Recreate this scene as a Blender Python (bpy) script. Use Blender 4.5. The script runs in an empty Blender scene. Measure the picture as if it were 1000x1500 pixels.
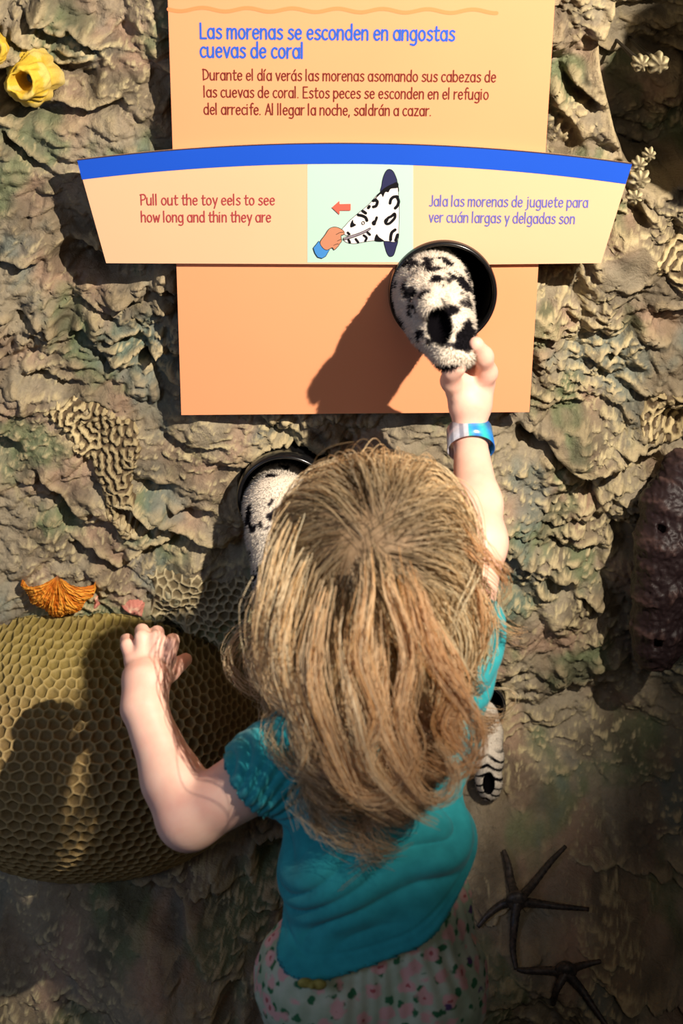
import bpy, math, random
import numpy as np
from mathutils import Matrix, Vector
from mathutils.geometry import tessellate_polygon

# ------------------------------------------------------------------ camera
S = bpy.context.scene
COL = S.collection
F_PX = 2400.0
PITCH = math.radians(24.0)
ROLL = math.radians(0.66)
CAM = np.array((0.0, -2.0, 1.6))
cam_data = bpy.data.cameras.new('camera')
cam = bpy.data.objects.new('camera', cam_data)
COL.objects.link(cam)
S.camera = cam
cam_data.sensor_fit = 'VERTICAL'
cam_data.sensor_height = 22.3
cam_data.lens = F_PX / 1500.0 * 22.3
RM = Matrix.Rotation(math.pi / 2 - PITCH, 4, 'X') @ Matrix.Rotation(ROLL, 4, 'Z')
cam.matrix_world = Matrix.Translation(Vector(CAM)) @ RM
cam_data.clip_start = 0.05
cam_data.dof.use_dof = True
cam_data.dof.focus_distance = 2.08
cam_data.dof.aperture_fstop = 2.4
R3 = np.array(RM.to_3x3())

# ------------------------------------------------------------------ world, lights, exposure
W = bpy.data.worlds.new('world')
S.world = W
W.use_nodes = True
W.node_tree.nodes['Background'].inputs[0].default_value = (0.62, 0.72, 1.0, 1)
W.node_tree.nodes['Background'].inputs[1].default_value = 0.02
S.view_settings.view_transform = 'Standard'
S.view_settings.look = 'None'
S.view_settings.exposure = 0.0
S.view_settings.gamma = 1.0
S.view_settings.use_curve_mapping = False


def look_at(o, target):
    o.rotation_euler = (Vector(target) - o.location).to_track_quat('-Z', 'Y').to_euler()


ld = bpy.data.lights.new('track_spot', 'SPOT')
ld.energy = 385
ld.color = (1.0, 0.88, 0.74)
ld.spot_size = math.radians(42.5)
ld.spot_blend = 0.7
ld.shadow_soft_size = 0.012
spot = bpy.data.objects.new('track_spot', ld)
COL.objects.link(spot)
spot.location = (0.92, -1.55, 2.20)
look_at(spot, (-0.15, 0.0, 0.98))

fd = bpy.data.lights.new('daylight_left', 'AREA')
fd.energy = 7.0
fd.color = (0.55, 0.68, 1.0)
fd.shape = 'RECTANGLE'
fd.size = 0.7
fd.size_y = 0.9
fill = bpy.data.objects.new('daylight_left', fd)
COL.objects.link(fill)
fill.location = (-1.6, -1.7, 1.35)
look_at(fill, (0.0, -0.4, 0.75))

gd = bpy.data.lights.new('room_glow', 'AREA')
gd.energy = 7.0
gd.color = (1.0, 0.86, 0.72)
gd.size = 1.2
glow = bpy.data.objects.new('room_glow', gd)
COL.objects.link(glow)
glow.location = (0.5, -3.2, 2.6)
look_at(glow, (0.0, -0.2, 0.6))


# ------------------------------------------------------------------ helpers
def P(px, py, Y):
    """world point on the vertical plane y = Y that the photograph shows at (px, py)"""
    d = R3 @ np.array(((px - 500) / F_PX, -(py - 750) / F_PX, -1.0))
    t = (Y - CAM[1]) / d[1]
    return CAM + d * t


def V3(p):
    return (float(p[0]), float(p[1]), float(p[2]))


def props(o, label=None, cat=None, group=None, kind=None):
    if label: o['label'] = label
    if cat: o['category'] = cat
    if group: o['group'] = group
    if kind: o['kind'] = kind
    return o


def np_mesh(name, verts, quads=None, tris=None, mat=None, parent=None, smooth=True, color=None):
    verts = np.asarray(verts, dtype=np.float32)
    me = bpy.data.meshes.new(name)
    me.vertices.add(len(verts))
    me.vertices.foreach_set('co', verts.ravel())
    li, ls, lt = [], [], []
    off = 0
    for arr, n in ((quads, 4), (tris, 3)):
        if arr is not None and len(arr):
            a = np.asarray(arr, dtype=np.int32)
            li.append(a.ravel())
            ls.append(off + np.arange(len(a)) * n)
            lt.append(np.full(len(a), n))
            off += len(a) * n
    li = np.concatenate(li); ls = np.concatenate(ls); lt = np.concatenate(lt)
    me.loops.add(len(li))
    me.loops.foreach_set('vertex_index', li.astype(np.int32))
    me.polygons.add(len(ls))
    me.polygons.foreach_set('loop_start', ls.astype(np.int32))
    me.polygons.foreach_set('loop_total', lt.astype(np.int32))
    me.update(calc_edges=True)
    me.validate()
    me.polygons.foreach_set('use_smooth', np.full(len(me.polygons), bool(smooth)))
    if color is not None:
        c = np.ones((len(verts), 4), dtype=np.float32)
        c[:, :3] = color
        at = me.color_attributes.new('paint', 'FLOAT_COLOR', 'POINT')
        at.data.foreach_set('color', c.ravel())
    if mat: me.materials.append(mat)
    o = bpy.data.objects.new(name, me)
    COL.objects.link(o)
    if parent is not None: o.parent = parent
    return o


def empty(name, loc, label, cat, group=None):
    o = bpy.data.objects.new(name, None)
    COL.objects.link(o)
    o.location = V3(loc)
    o.empty_display_size = 0.05
    return props(o, label, cat, group)


def adopt(child, root):
    """parent with the meshes kept in world coordinates"""
    child.parent = root
    child.matrix_parent_inverse = Matrix.Translation(-Vector(root.location))
    return child


# ---- noise
_rng = np.random.RandomState(7)
PERM = np.concatenate([_rng.permutation(512)] * 4)
G3 = _rng.normal(size=(512, 3)); G3 /= np.linalg.norm(G3, axis=1)[:, None]


def perlin(x, y, z):
    xi = np.floor(x).astype(np.int64); yi = np.floor(y).astype(np.int64); zi = np.floor(z).astype(np.int64)
    xf = x - xi; yf = y - yi; zf = z - zi
    u = xf * xf * xf * (xf * (xf * 6 - 15) + 10)
    v = yf * yf * yf * (yf * (yf * 6 - 15) + 10)
    w = zf * zf * zf * (zf * (zf * 6 - 15) + 10)

    def g(i, j, k):
        h = PERM[PERM[PERM[(xi + i) & 511] + ((yi + j) & 511)] + ((zi + k) & 511)]
        gr = G3[h]
        return gr[..., 0] * (xf - i) + gr[..., 1] * (yf - j) + gr[..., 2] * (zf - k)
    x00 = g(0, 0, 0) * (1 - u) + g(1, 0, 0) * u
    x10 = g(0, 1, 0) * (1 - u) + g(1, 1, 0) * u
    x01 = g(0, 0, 1) * (1 - u) + g(1, 0, 1) * u
    x11 = g(0, 1, 1) * (1 - u) + g(1, 1, 1) * u
    return ((x00 * (1 - v) + x10 * v) * (1 - w) + (x01 * (1 - v) + x11 * v) * w) * 1.6


def n2(x, z, f, seed=0.0):
    return perlin(x * f + seed * 7.31, z * f + seed * 3.77, np.full_like(x, seed * 1.37 + 0.5))


def sstep(a, b, x):
    t = np.clip((x - a) / (b - a), 0, 1)
    return t * t * (3 - 2 * t)


def voronoi(x, y, s, jit=0.35, seed=3):
    """F1, F2-F1 of a jittered hexagonal lattice with cell size s"""
    ry = s * 0.866
    j0 = np.floor(y / ry).astype(np.int64)
    f1 = np.full(x.shape, 9e9); f2 = np.full(x.shape, 9e9); cid = np.zeros(x.shape)
    for dj in (-2, -1, 0, 1, 2):
        j = j0 + dj
        offx = (j & 1) * 0.5 * s
        i0 = np.floor((x - offx) / s).astype(np.int64)
        for di in (-2, -1, 0, 1, 2):
            i = i0 + di
            h = PERM[PERM[(i + 37 * seed) & 511] + ((j + 11 * seed) & 511)]
            cx = (i + 0.5) * s + offx + G3[h, 0] * jit * s
            cy = (j + 0.5) * ry + G3[h, 1] * jit * s
            d = np.hypot(x - cx, y - cy)
            m = d < f1
            f2 = np.where(m, f1, np.minimum(f2, d))
            cid = np.where(m, h, cid)
            f1 = np.where(m, d, f1)
    return f1, f2 - f1, cid


# ---- signed distance modelling + surface nets
class Field:
    def __init__(self, lo, hi, h):
        self.h = h
        self.lo = np.array(lo, float)
        self.n = np.ceil((np.array(hi) - self.lo) / h).astype(int) + 1
        self.a = np.full(self.n, 0.06, dtype=np.float32)

    def _box(self, lo, hi):
        i0 = np.clip(np.floor((np.array(lo) - self.lo) / self.h).astype(int), 0, self.n - 1)
        i1 = np.clip(np.ceil((np.array(hi) - self.lo) / self.h).astype(int) + 1, 1, self.n)
        sl = tuple(slice(int(a), int(b)) for a, b in zip(i0, i1))
        ax = [self.lo[k] + self.h * np.arange(sl[k].start, sl[k].stop) for k in range(3)]
        return sl, ax[0][:, None, None], ax[1][None, :, None], ax[2][None, None, :]

    def _put(self, sl, d, k, sub):
        a = self.a[sl]
        if sub:
            d = -d
            if k > 0:
                hh = np.clip(0.5 - 0.5 * (d - a) / k, 0, 1)
                hh = 1 - hh
                self.a[sl] = a * (1 - hh) + d * hh + k * hh * (1 - hh)
            else:
                self.a[sl] = np.maximum(a, d)
        elif k > 0:
            hh = np.clip(0.5 + 0.5 * (a - d) / k, 0, 1)
            self.a[sl] = a * (1 - hh) + d * hh - k * hh * (1 - hh)
        else:
            self.a[sl] = np.minimum(a, d)

    def cap(self, p, q, r0, r1=None, k=0.01, sub=False, flat=None):
        """tapered capsule; flat=(axis vector, factor) squashes the section"""
        p = np.array(p, float); q = np.array(q, float)
        r1 = r0 if r1 is None else r1
        pad = max(r0, r1) * 1.5 + max(k, 0.012)
        sl, X, Y, Z = self._box(np.minimum(p, q) - pad, np.maximum(p, q) + pad)
        d = q - p
        L = max(1e-9, float(d @ d))
        dx, dy, dz = X - p[0], Y - p[1], Z - p[2]
        t = np.clip((dx * d[0] + dy * d[1] + dz * d[2]) / L, 0, 1)
        ex, ey, ez = dx - t * d[0], dy - t * d[1], dz - t * d[2]
        if flat is not None:
            ax = np.array(flat[0], float); ax /= np.linalg.norm(ax)
            c = ex * ax[0] + ey * ax[1] + ez * ax[2]
            m = (1 / flat[1] - 1) * c
            ex, ey, ez = ex + m * ax[0], ey + m * ax[1], ez + m * ax[2]
        self._put(sl, np.sqrt(ex * ex + ey * ey + ez * ez) - (r0 + (r1 - r0) * t), k, sub)

    def ell(self, c, r, k=0.01, sub=False, rot=None):
        c = np.array(c, float); r = np.array(r, float)
        pad = r.max() + max(k, 0.012)
        sl, X, Y, Z = self._box(c - pad, c + pad)
        dx, dy, dz = X - c[0], Y - c[1], Z - c[2]
        if rot is not None:
            M = np.array(rot)
            dx, dy, dz = (M[0, 0] * dx + M[1, 0] * dy + M[2, 0] * dz,
                          M[0, 1] * dx + M[1, 1] * dy + M[2, 1] * dz,
                          M[0, 2] * dx + M[1, 2] * dy + M[2, 2] * dz)
        k0 = np.sqrt((dx / r[0]) ** 2 + (dy / r[1]) ** 2 + (dz / r[2]) ** 2)
        k1 = np.sqrt((dx / r[0] ** 2) ** 2 + (dy / r[1] ** 2) ** 2 + (dz / r[2] ** 2) ** 2)
        self._put(sl, k0 * (k0 - 1) / np.maximum(k1, 1e-6), k, sub)

    def plane(self, p, n):
        """keep the side where (x-p).n < 0"""
        n = np.array(n, float); n /= np.linalg.norm(n)
        sl, X, Y, Z = self._box(self.lo, self.lo + self.h * self.n)
        self.a = np.maximum(self.a, ((X - p[0]) * n[0] + (Y - p[1]) * n[1] + (Z - p[2]) * n[2]).astype(np.float32))

    def mesh(self, smooth=3):
        a = self.a
        s = a < 0
        nx, ny, nz = self.n
        corners = [(i, j, k) for i in (0, 1) for j in (0, 1) for k in (0, 1)]
        cnt = np.zeros((nx - 1, ny - 1, nz - 1), dtype=np.int8)
        for i, j, k in corners:
            cnt += s[i:nx - 1 + i, j:ny - 1 + j, k:nz - 1 + k]
        act = np.argwhere((cnt > 0) & (cnt < 8))
        idx = np.full((nx - 1, ny - 1, nz - 1), -1, dtype=np.int32)
        idx[act[:, 0], act[:, 1], act[:, 2]] = np.arange(len(act))
        vals = [a[act[:, 0] + i, act[:, 1] + j, act[:, 2] + k] for i, j, k in corners]
        acc = np.zeros((len(act), 3)); w = np.zeros(len(act))
        for u in range(8):
            for v in range(u + 1, 8):
                cu, cv = np.array(corners[u]), np.array(corners[v])
                if np.abs(cu - cv).sum() != 1: continue
                m = (vals[u] < 0) != (vals[v] < 0)
                t = vals[u][m] / (vals[u][m] - vals[v][m])
                acc[m] += cu + t[:, None] * (cv - cu)
                w[m] += 1
        V = self.lo + (act + acc / w[:, None]) * self.h
        Q = []
        for axis in range(3):
            o1, o2 = [b for b in range(3) if b != axis]
            sa = [slice(1, -1)] * 3
            sa[axis] = slice(0, -1)
            sb = list(sa); sb[axis] = slice(1, None)
            A = s[tuple(sa)]; B = s[tuple(sb)]
            e = np.argwhere(A != B)
            inside = A[e[:, 0], e[:, 1], e[:, 2]]
            base = e.copy()
            base[:, o1] += 1; base[:, o2] += 1
            def at(d1, d2):
                c = base.copy(); c[:, o1] += d1; c[:, o2] += d2
                return idx[c[:, 0], c[:, 1], c[:, 2]]
            q = np.stack([at(-1, -1), at(0, -1), at(0, 0), at(-1, 0)], 1)
            flip = inside if axis != 1 else ~inside
            q[~flip] = q[~flip][:, ::-1]
            Q.append(q)
        Q = np.concatenate(Q)
        Q = Q[(Q >= 0).all(1)]
        E = np.concatenate([Q[:, [0, 1]], Q[:, [1, 2]], Q[:, [2, 3]], Q[:, [3, 0]]])
        E = np.concatenate([E, E[:, ::-1]])
        deg = np.bincount(E[:, 0], minlength=len(V)).clip(1)
        for it in range(smooth * 2):
            lam = 0.5 if it % 2 == 0 else -0.5
            M = np.stack([np.bincount(E[:, 0], weights=V[E[:, 1], c], minlength=len(V)) for c in range(3)], 1) / deg[:, None]
            V = V + lam * (M - V)
        return V, Q


def normals(V, Q):
    n = np.cross(V[Q[:, 2]] - V[Q[:, 0]], V[Q[:, 3]] - V[Q[:, 1]]) if Q.shape[1] == 4 else np.cross(V[Q[:, 1]] - V[Q[:, 0]], V[Q[:, 2]] - V[Q[:, 0]])
    N = np.zeros_like(V)
    for c in range(3):
        for k in range(Q.shape[1]):
            N[:, c] += np.bincount(Q[:, k], weights=n[:, c], minlength=len(V))
    return N / np.maximum(np.linalg.norm(N, axis=1), 1e-12)[:, None]


# ---- materials
def new_mat(name, color=(0.5, 0.5, 0.5), rough=0.6, spec=0.5, metal=0.0):
    m = bpy.data.materials.new(name)
    m.use_nodes = True
    b = m.node_tree.nodes['Principled BSDF']
    b.inputs['Base Color'].default_value = (*color, 1)
    b.inputs['Roughness'].default_value = rough
    b.inputs['Specular IOR Level'].default_value = spec
    b.inputs['Metallic'].default_value = metal
    return m


def nd(m, typ, **kw):
    n = m.node_tree.nodes.new(typ)
    for k, v in kw.items(): setattr(n, k, v)
    return n


def lk(m, a, b): m.node_tree.links.new(a, b)


def noise(m, scale, detail=4, rough=0.55, coord='Object', dist=0.0, loc=(0, 0, 0), scl=(1, 1, 1)):
    tc = nd(m, 'ShaderNodeTexCoord')
    mp = nd(m, 'ShaderNodeMapping')
    mp.inputs['Location'].default_value = loc
    mp.inputs['Scale'].default_value = scl
    lk(m, tc.outputs[coord], mp.inputs[0])
    n = nd(m, 'ShaderNodeTexNoise')
    n.inputs['Scale'].default_value = scale
    n.inputs['Detail'].default_value = detail
    n.inputs['Roughness'].default_value = rough
    n.inputs['Distortion'].default_value = dist
    lk(m, mp.outputs[0], n.inputs['Vector'])
    return n.outputs[0]


def ramp(m, fac, stops):
    r = nd(m, 'ShaderNodeValToRGB')
    el = r.color_ramp.elements
    while len(el) < len(stops): el.new(0.5)
    for e, (p, c) in zip(el, stops):
        e.position = p
        e.color = (*c, 1) if len(c) == 3 else c
    lk(m, fac, r.inputs[0])
    return r.outputs[0]


def mixc(m, fac, a, b, mode='MIX'):
    x = nd(m, 'ShaderNodeMix', data_type='RGBA', blend_type=mode)
    for s_, v in ((x.inputs[0], fac), (x.inputs[6], a), (x.inputs[7], b)):
        if hasattr(v, 'links') or hasattr(v, 'is_linked'):
            lk(m, v, s_)
        elif isinstance(v, (int, float)):
            s_.default_value = v
        else:
            s_.default_value = (*v, 1)
    return x.outputs[2]


def bump(m, h, strength=0.3, dist=0.002):
    b = nd(m, 'ShaderNodeBump')
    b.inputs['Strength'].default_value = strength
    b.inputs['Distance'].default_value = dist
    lk(m, h, b.inputs['Height'])
    lk(m, b.outputs[0], m.node_tree.nodes['Principled BSDF'].inputs['Normal'])


def base_in(m): return m.node_tree.nodes['Principled BSDF'].inputs['Base Color']


def srgb(r, g, b):
    return tuple((c / 255 / 12.92 if c / 255 <= 0.04045 else ((c / 255 + 0.055) / 1.055) ** 2.4) for c in (r, g, b))


def painted(name, rough=0.8, spec=0.3, bscale=400, bstr=0.3):
    """material that reads the 'paint' attribute of the mesh"""
    m = new_mat(name, rough=rough, spec=spec)
    a = nd(m, 'ShaderNodeAttribute', attribute_name='paint')
    v = noise(m, bscale, 3)
    c = mixc(m, 0.22, a.outputs[0], ramp(m, v, [(0.3, (0.25, 0.25, 0.25)), (0.7, (1, 1, 1))]), 'MULTIPLY')
    lk(m, c, base_in(m))
    if bstr: bump(m, v, bstr, 0.0008)
    return m


# ------------------------------------------------------------------ the rock wall
sx = lambda px, py, Y=0.03: P(px, py, Y)
HOLE1 = P(648, 429, -0.008)
HOLE2 = P(418, 732, -0.01)
HOLE3 = P(700, 1045, 0.0)
H_R = 0.068


def blob(x, z, c, rx, rz, p=2.0):
    return ((np.abs(x - c[0]) / rx) ** p + (np.abs(z - c[2]) / rz) ** p) ** (1 / p)


def fault(x, z, a, b, depth, w):
    """a ledge: a scarp along a->b with an undercut below it"""
    d = np.array((b[0] - a[0], b[2] - a[2])); L = np.hypot(*d); d = d / L
    u = (x - a[0]) * d[0] + (z - a[2]) * d[1]
    wob = 0.012 * n2(x, z, 18, 9.1) + 0.005 * n2(x, z, 50, 4.2)
    v = -(x - a[0]) * d[1] + (z - a[2]) * d[0] + wob
    m = sstep(-0.25 * L, 0.15 * L, u) * sstep(1.25 * L, 0.85 * L, u)
    t = v / w
    return depth * m * np.where(t < 0, -np.exp(-(t + 0.25) ** 2 * 6), 0.75 * np.exp(-t * 1.1) * sstep(0, 0.25, t))


LEDGES = [((175, 735), (310, 800), .030, .030), ((110, 800), (180, 835), .022, .022), ((185, 822), (250, 800), .03, .022),
          ((60, 700), (120, 765), .022, .02), ((250, 740), (310, 750), .018, .018),
          ((70, 170), (165, 155), .022, .022), ((20, 20), (90, 60), .02, .022), ((100, 50), (140, 75), .02, .02),
          ((250, 640), (330, 655), .01, .02), ((10, 200), (60, 250), .018, .02), ((0, 380), (40, 400), .02, .02),
          ((830, 115), (880, 165), .025, .025), ((870, 60), (930, 110), .02, .022), ((770, 640), (850, 690), .03, .028),
          ((850, 690), (960, 680), .035, .03), ((850, 700), (880, 745), .02, .02), ((850, 880), (880, 900), .02, .015),
          ((800, 770), (860, 775), .012, .015), ((880, 280), (900, 330), .02, .02), ((960, 1180), (1000, 1200), .02, .02),
          ((860, 1250), (960, 1290), .02, .025), ((830, 1170), (960, 1200), .015, .02), ((20, 470), (70, 500), .015, .018),
          ((110, 460), (170, 480), .012, .015), ((30, 560), (110, 575), .012, .015), ((780, 480), (830, 500), .012, .015)]
LEDGES = [(P(*a, 0.03), P(*b, 0.03), d, w) for a, b, d, w in LEDGES]


def rock(x, z, sunk=True):
    """returns y of the wall surface and the slump in z, for arrays of x and z"""
    wx = x + 0.022 * n2(x, z, 7, 1) + 0.008 * n2(x, z, 22, 2)
    wz = z + 0.022 * n2(x, z, 7, 3) + 0.008 * n2(x, z, 22, 4)
    h = 0.020 * n2(wx, wz, 4.5, 5)
    rough = 0.68 + 0.85 * sstep(-0.35, 0.5, n2(x, z, 4.2, 6))
    r1 = np.abs(n2(wx, wz, 9, 7)); r2 = np.abs(n2(wx, wz * 1.2, 19, 8)); r3 = np.abs(n2(wx, wz * 1.2, 41, 9))
    h = h + rough * (0.042 * (r1 - 0.28) + 0.022 * (r2 - 0.26) + 0.0095 * (r3 - 0.25))
    h = h + rough * (0.0042 * n2(wx, wz * 1.4, 75, 10) + 0.0032 * np.abs(n2(wx, wz, 140, 11)) + 0.0016 * n2(x, z, 260, 12))
    f1a, fa, ca = voronoi(wx, wz * 1.45, 0.034, 0.45, 2)
    f1b, fb, cb = voronoi(wx + .004 * n2(x, z, 60, 5), wz * 1.15, 0.013, 0.45, 6)
    h = h + rough * (0.010 * ((ca % 17) / 17 - .5) * sstep(0, .012, fa) + 0.0045 * ((cb % 13) / 13 - .5) * sstep(0, .005, fb) - .0035 * sstep(.003, 0, fa))
    pits = sstep(0.30, 0.62, n2(wx, wz * 1.3, 13, 21))
    h = h - 0.030 * pits * rough
    for a, b, d, w in LEDGES:
        h = h + fault(x, z, a, b, d, w)
    # keep clear behind the panels
    pn = np.maximum(np.maximum(-0.262 - (x - 0.02), (x - 0.02) - 0.262), 0.775 - z)
    sgn = sstep(0.05, -0.005, pn)
    band = sstep(0.05, -0.005, np.maximum(np.abs(x - 0.018) - 0.36, np.abs(z - 1.055) - 0.085))
    m = np.maximum(sgn, band)
    lim = 0.015 + 0.007 * n2(x, z, 30, 13)
    h = h * (1 - m) + np.minimum(h, lim) * m
    y = 0.034 - h
    # upper right hollow
    c = P(1012, 60, 0.03)
    e = blob(x + 0.018 * n2(x, z, 12, 14), z + .015 * n2(x, z, 14, 17), c, 0.092, 0.175, 2.6)
    y = y + 0.20 * sstep(1.06, 0.93, e)
    # rock shoulder beyond the right edge of the view, beside the light
    # side shadows and the base that creeps forward
    y = y - 0.44 * sstep(0.42, -0.0, z) * (0.8 + 0.3 * n2(x, z, 5, 15))
    y = y - 0.05 * sstep(0.50, 0.75, np.abs(x - 0.02))
    # round holes for the toy tubes
    for c, r in ((HOLE1, H_R), (HOLE2, H_R * 0.97), (HOLE3, H_R * 0.62)):
        d = np.hypot(x - c[0], z - c[2])
        y = np.where(d < r * 0.97, 0.30, y) if sunk else y
    slump = -0.35 * np.clip(h, -0.02, 0.03)
    return y, slump


def axis(a, b, fine0, fine1, step, grow=1.25):
    v = list(np.arange(fine0, fine1, step))
    s = step; x = fine0
    lo = []
    while x > a:
        s *= grow; x -= s; lo.append(max(x, a))
    s = step; x = v[-1]
    hi = []
    while x < b:
        s *= grow; x += s; hi.append(min(x, b))
    return np.array(lo[::-1] + v + hi)


def grid_quads(nu, nv):
    i = np.arange(nu - 1)[:, None] * nv + np.arange(nv - 1)[None, :]
    i = i.ravel()
    return np.stack([i, i + nv, i + nv + 1, i + 1], 1)


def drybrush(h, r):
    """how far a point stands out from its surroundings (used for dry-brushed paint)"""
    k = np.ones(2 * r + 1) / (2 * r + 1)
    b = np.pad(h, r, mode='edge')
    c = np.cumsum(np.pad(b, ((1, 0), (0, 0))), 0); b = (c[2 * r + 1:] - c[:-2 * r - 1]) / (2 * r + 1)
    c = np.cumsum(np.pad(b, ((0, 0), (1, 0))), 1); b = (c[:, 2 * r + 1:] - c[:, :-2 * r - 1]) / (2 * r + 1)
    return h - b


xs = axis(-1.6, 1.6, -0.74, 0.74, 0.0023)
zs = axis(-0.02, 2.6, 0.0, 1.62, 0.0023)
GX, GZ = np.meshgrid(xs, zs, indexing='ij')
RY, SL = rock(GX, GZ)
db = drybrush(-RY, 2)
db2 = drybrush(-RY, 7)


def rock_paint(x, z, db, db2):
    base = np.array(srgb(154, 142, 118))
    c = np.ones(x.shape + (3,)) * base
    def lay(c, col, m):
        return c * (1 - m[..., None]) + np.array(col) * m[..., None]
    c = lay(c, srgb(122, 106, 82), 0.7 * sstep(-0.15, 0.4, n2(x, z, 9, 31)))
    c = lay(c, srgb(172, 140, 116), 0.65 * sstep(0.0, 0.5, n2(x, z, 14, 32)))
    c = lay(c, srgb(98, 118, 78), 0.7 * sstep(0.12, 0.5, n2(x, z, 11, 33) + 0.25 * n2(x, z, 60, 3)))
    c = lay(c, srgb(100, 118, 112), 0.6 * sstep(0.22, 0.55, n2(x, z, 8, 34) + 0.2 * n2(x, z, 50, 7)))
    c = lay(c, srgb(88, 78, 62), 0.6 * sstep(0.1, 0.5, n2(x, z, 24, 35)))
    vein = np.abs(n2(x + .02 * n2(x, z, 20, 3) + .007 * n2(x, z, 90, 5), z + .007 * n2(x, z, 90, 6), 17, 37))
    vein2 = np.abs(n2(x + .01 * n2(x, z, 40, 3), z + .004 * n2(x, z, 140, 6), 38, 38))
    c = lay(c, srgb(214, 200, 156), 0.5 * sstep(0.035, 0.008, vein) * sstep(.0, .3, n2(x, z, 60, 12)) * sstep(-.05, .3, n2(x, z, 13, 39)))
    c = lay(c, srgb(200, 184, 140), 0.6 * sstep(0.07, 0.02, vein2) * sstep(0.0, .35, n2(x, z, 9, 40)))
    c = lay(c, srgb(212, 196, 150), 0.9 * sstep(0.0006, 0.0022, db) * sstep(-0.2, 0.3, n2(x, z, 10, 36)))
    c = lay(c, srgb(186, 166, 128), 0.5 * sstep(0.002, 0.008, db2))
    return c


rock_mat = painted('painted_reef_rock', rough=0.6, spec=0.35, bscale=230, bstr=0)
_n1 = noise(rock_mat, 85, 9, 0.68, dist=0.6)
_n2 = noise(rock_mat, 30, 4, 0.6, dist=1.2)
_mm = nd(rock_mat, 'ShaderNodeMath', operation='ADD'); lk(rock_mat, _n1, _mm.inputs[0]); lk(rock_mat, _n2, _mm.inputs[1])
bump(rock_mat, _mm.outputs[0], 0.85, 0.0048)
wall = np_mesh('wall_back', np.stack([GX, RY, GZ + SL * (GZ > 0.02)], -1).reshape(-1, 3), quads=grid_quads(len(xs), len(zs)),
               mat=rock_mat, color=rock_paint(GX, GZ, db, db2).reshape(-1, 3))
props(wall, kind='structure')
_f = Field((.46, -.46, 1.28), (.74, .10, 1.66), .006)  # added rock lump, out of view, that throws shade into the upper right hollow
_f.ell((.585, -.30, 1.47), (.075, .11, .135), k=.02)
_f.cap((.64, -.25, 1.50), (.66, .06, 1.52), .06, .09, k=.05)
_v, _q = _f.mesh(1)
_n = normals(_v, _q)
_v = _v + _n * (.014 * n2(_v[:, 0] + _v[:, 1], _v[:, 2], 22, 4) + .006 * n2(_v[:, 0] - _v[:, 1], _v[:, 2], 60, 5))[:, None]
np_mesh('added_shade_rock', _v, quads=_q, mat=rock_mat, parent=wall, color=rock_paint(_v[:, 0] + _v[:, 1], _v[:, 2], 0 * _v[:, 0], 0 * _v[:, 0]))
fm = new_mat('dark_carpet', (0.02, 0.019, 0.02), 0.95)
lk(fm, ramp(fm, noise(fm, 300, 3), [(0.3, (0.012, 0.012, 0.014)), (0.7, (0.035, 0.033, 0.035))]), base_in(fm))
fl = np_mesh('floor', [(-1.6, -3.4, 0), (1.6, -3.4, 0), (1.6, 0.05, 0), (-1.6, 0.05, 0), (-1.6, -3.4, -.05), (1.6, -3.4, -.05), (1.6, 0.05, -.05), (-1.6, 0.05, -.05)],
             quads=[(0, 1, 2, 3), (7, 6, 5, 4), (0, 4, 5, 1), (1, 5, 6, 2), (2, 6, 7, 3), (3, 7, 4, 0)], mat=fm, smooth=False)
props(fl, kind='structure')


# ------------------------------------------------------------------ growths that follow the rock
def poly_sd(x, z, pts):
    """approximate signed distance to a closed polygon (positive inside)"""
    p = np.array([(q[0], q[2]) for q in pts])
    d = np.full(x.shape, 9e9); ins = np.zeros(x.shape, bool)
    for i in range(len(p)):
        a = p[i]; b = p[(i + 1) % len(p)]
        e = b - a
        t = np.clip(((x - a[0]) * e[0] + (z - a[1]) * e[1]) / (e @ e), 0, 1)
        d = np.minimum(d, np.hypot(x - a[0] - t * e[0], z - a[1] - t * e[1]))
        c = ((a[1] > z) != (b[1] > z)) & (x < (b[0] - a[0]) * (z - a[1]) / ((b[1] - a[1]) if b[1] != a[1] else 1e-9) + a[0])
        ins ^= c
    return np.where(ins, d, -d)


def patch(name, outline, relief, paint, mat, label, cat, step=0.0016, lift=0.004, wob=0.012, flatten=0.6, group=None):
    pts = [P(a, b, 0.02) for a, b in outline]
    x = np.arange(min(p[0] for p in pts) - .01, max(p[0] for p in pts) + .01, step)
    z = np.arange(min(p[2] for p in pts) - .01, max(p[2] for p in pts) + .01, step)
    X, Z = np.meshgrid(x, z, indexing='ij')
    y, s = rock(X, Z, sunk=False)
    # calmer ground under the growth
    ys = y - drybrush(y, 9) * flatten
    sd = poly_sd(X, Z, pts) + wob * n2(X, Z, 22, 41) * 0.8
    edge = sstep(-0.002, 0.014, sd)
    rel = relief(X, Z)
    Y = (ys - lift - rel) * edge + (y + 0.012) * (1 - edge)
    V = np.stack([X, Y, Z + s], -1).reshape(-1, 3)
    Q = grid_quads(len(x), len(z))
    keep = (sd.ravel()[Q] > -0.006).any(1)
    Q = Q[keep]
    used = np.unique(Q); rm = np.zeros(len(V), int); rm[used] = np.arange(len(used))
    C = paint(X, Z, rel, sd).reshape(-1, 3)
    o = np_mesh(name, V[used], quads=rm[Q], mat=mat, color=C[used])
    return props(o, label, cat, group)


def maze(x, z, wl, seed):
    r = np.random.RandomState(seed)
    f = np.zeros_like(x)
    for _ in range(34):
        a = r.rand() * math.pi * 2
        k = 2 * math.pi / wl * (1 + 0.08 * r.randn())
        f += np.cos(k * (x * math.cos(a) + z * math.sin(a)) + r.rand() * 6.28)
    return f / 4.1


def mixp(a, b, m): return a * (1 - m[..., None]) + b * m[..., None]


coral_paint = painted('painted_coral', rough=0.7, spec=0.3, bscale=500, bstr=0.25)


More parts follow.
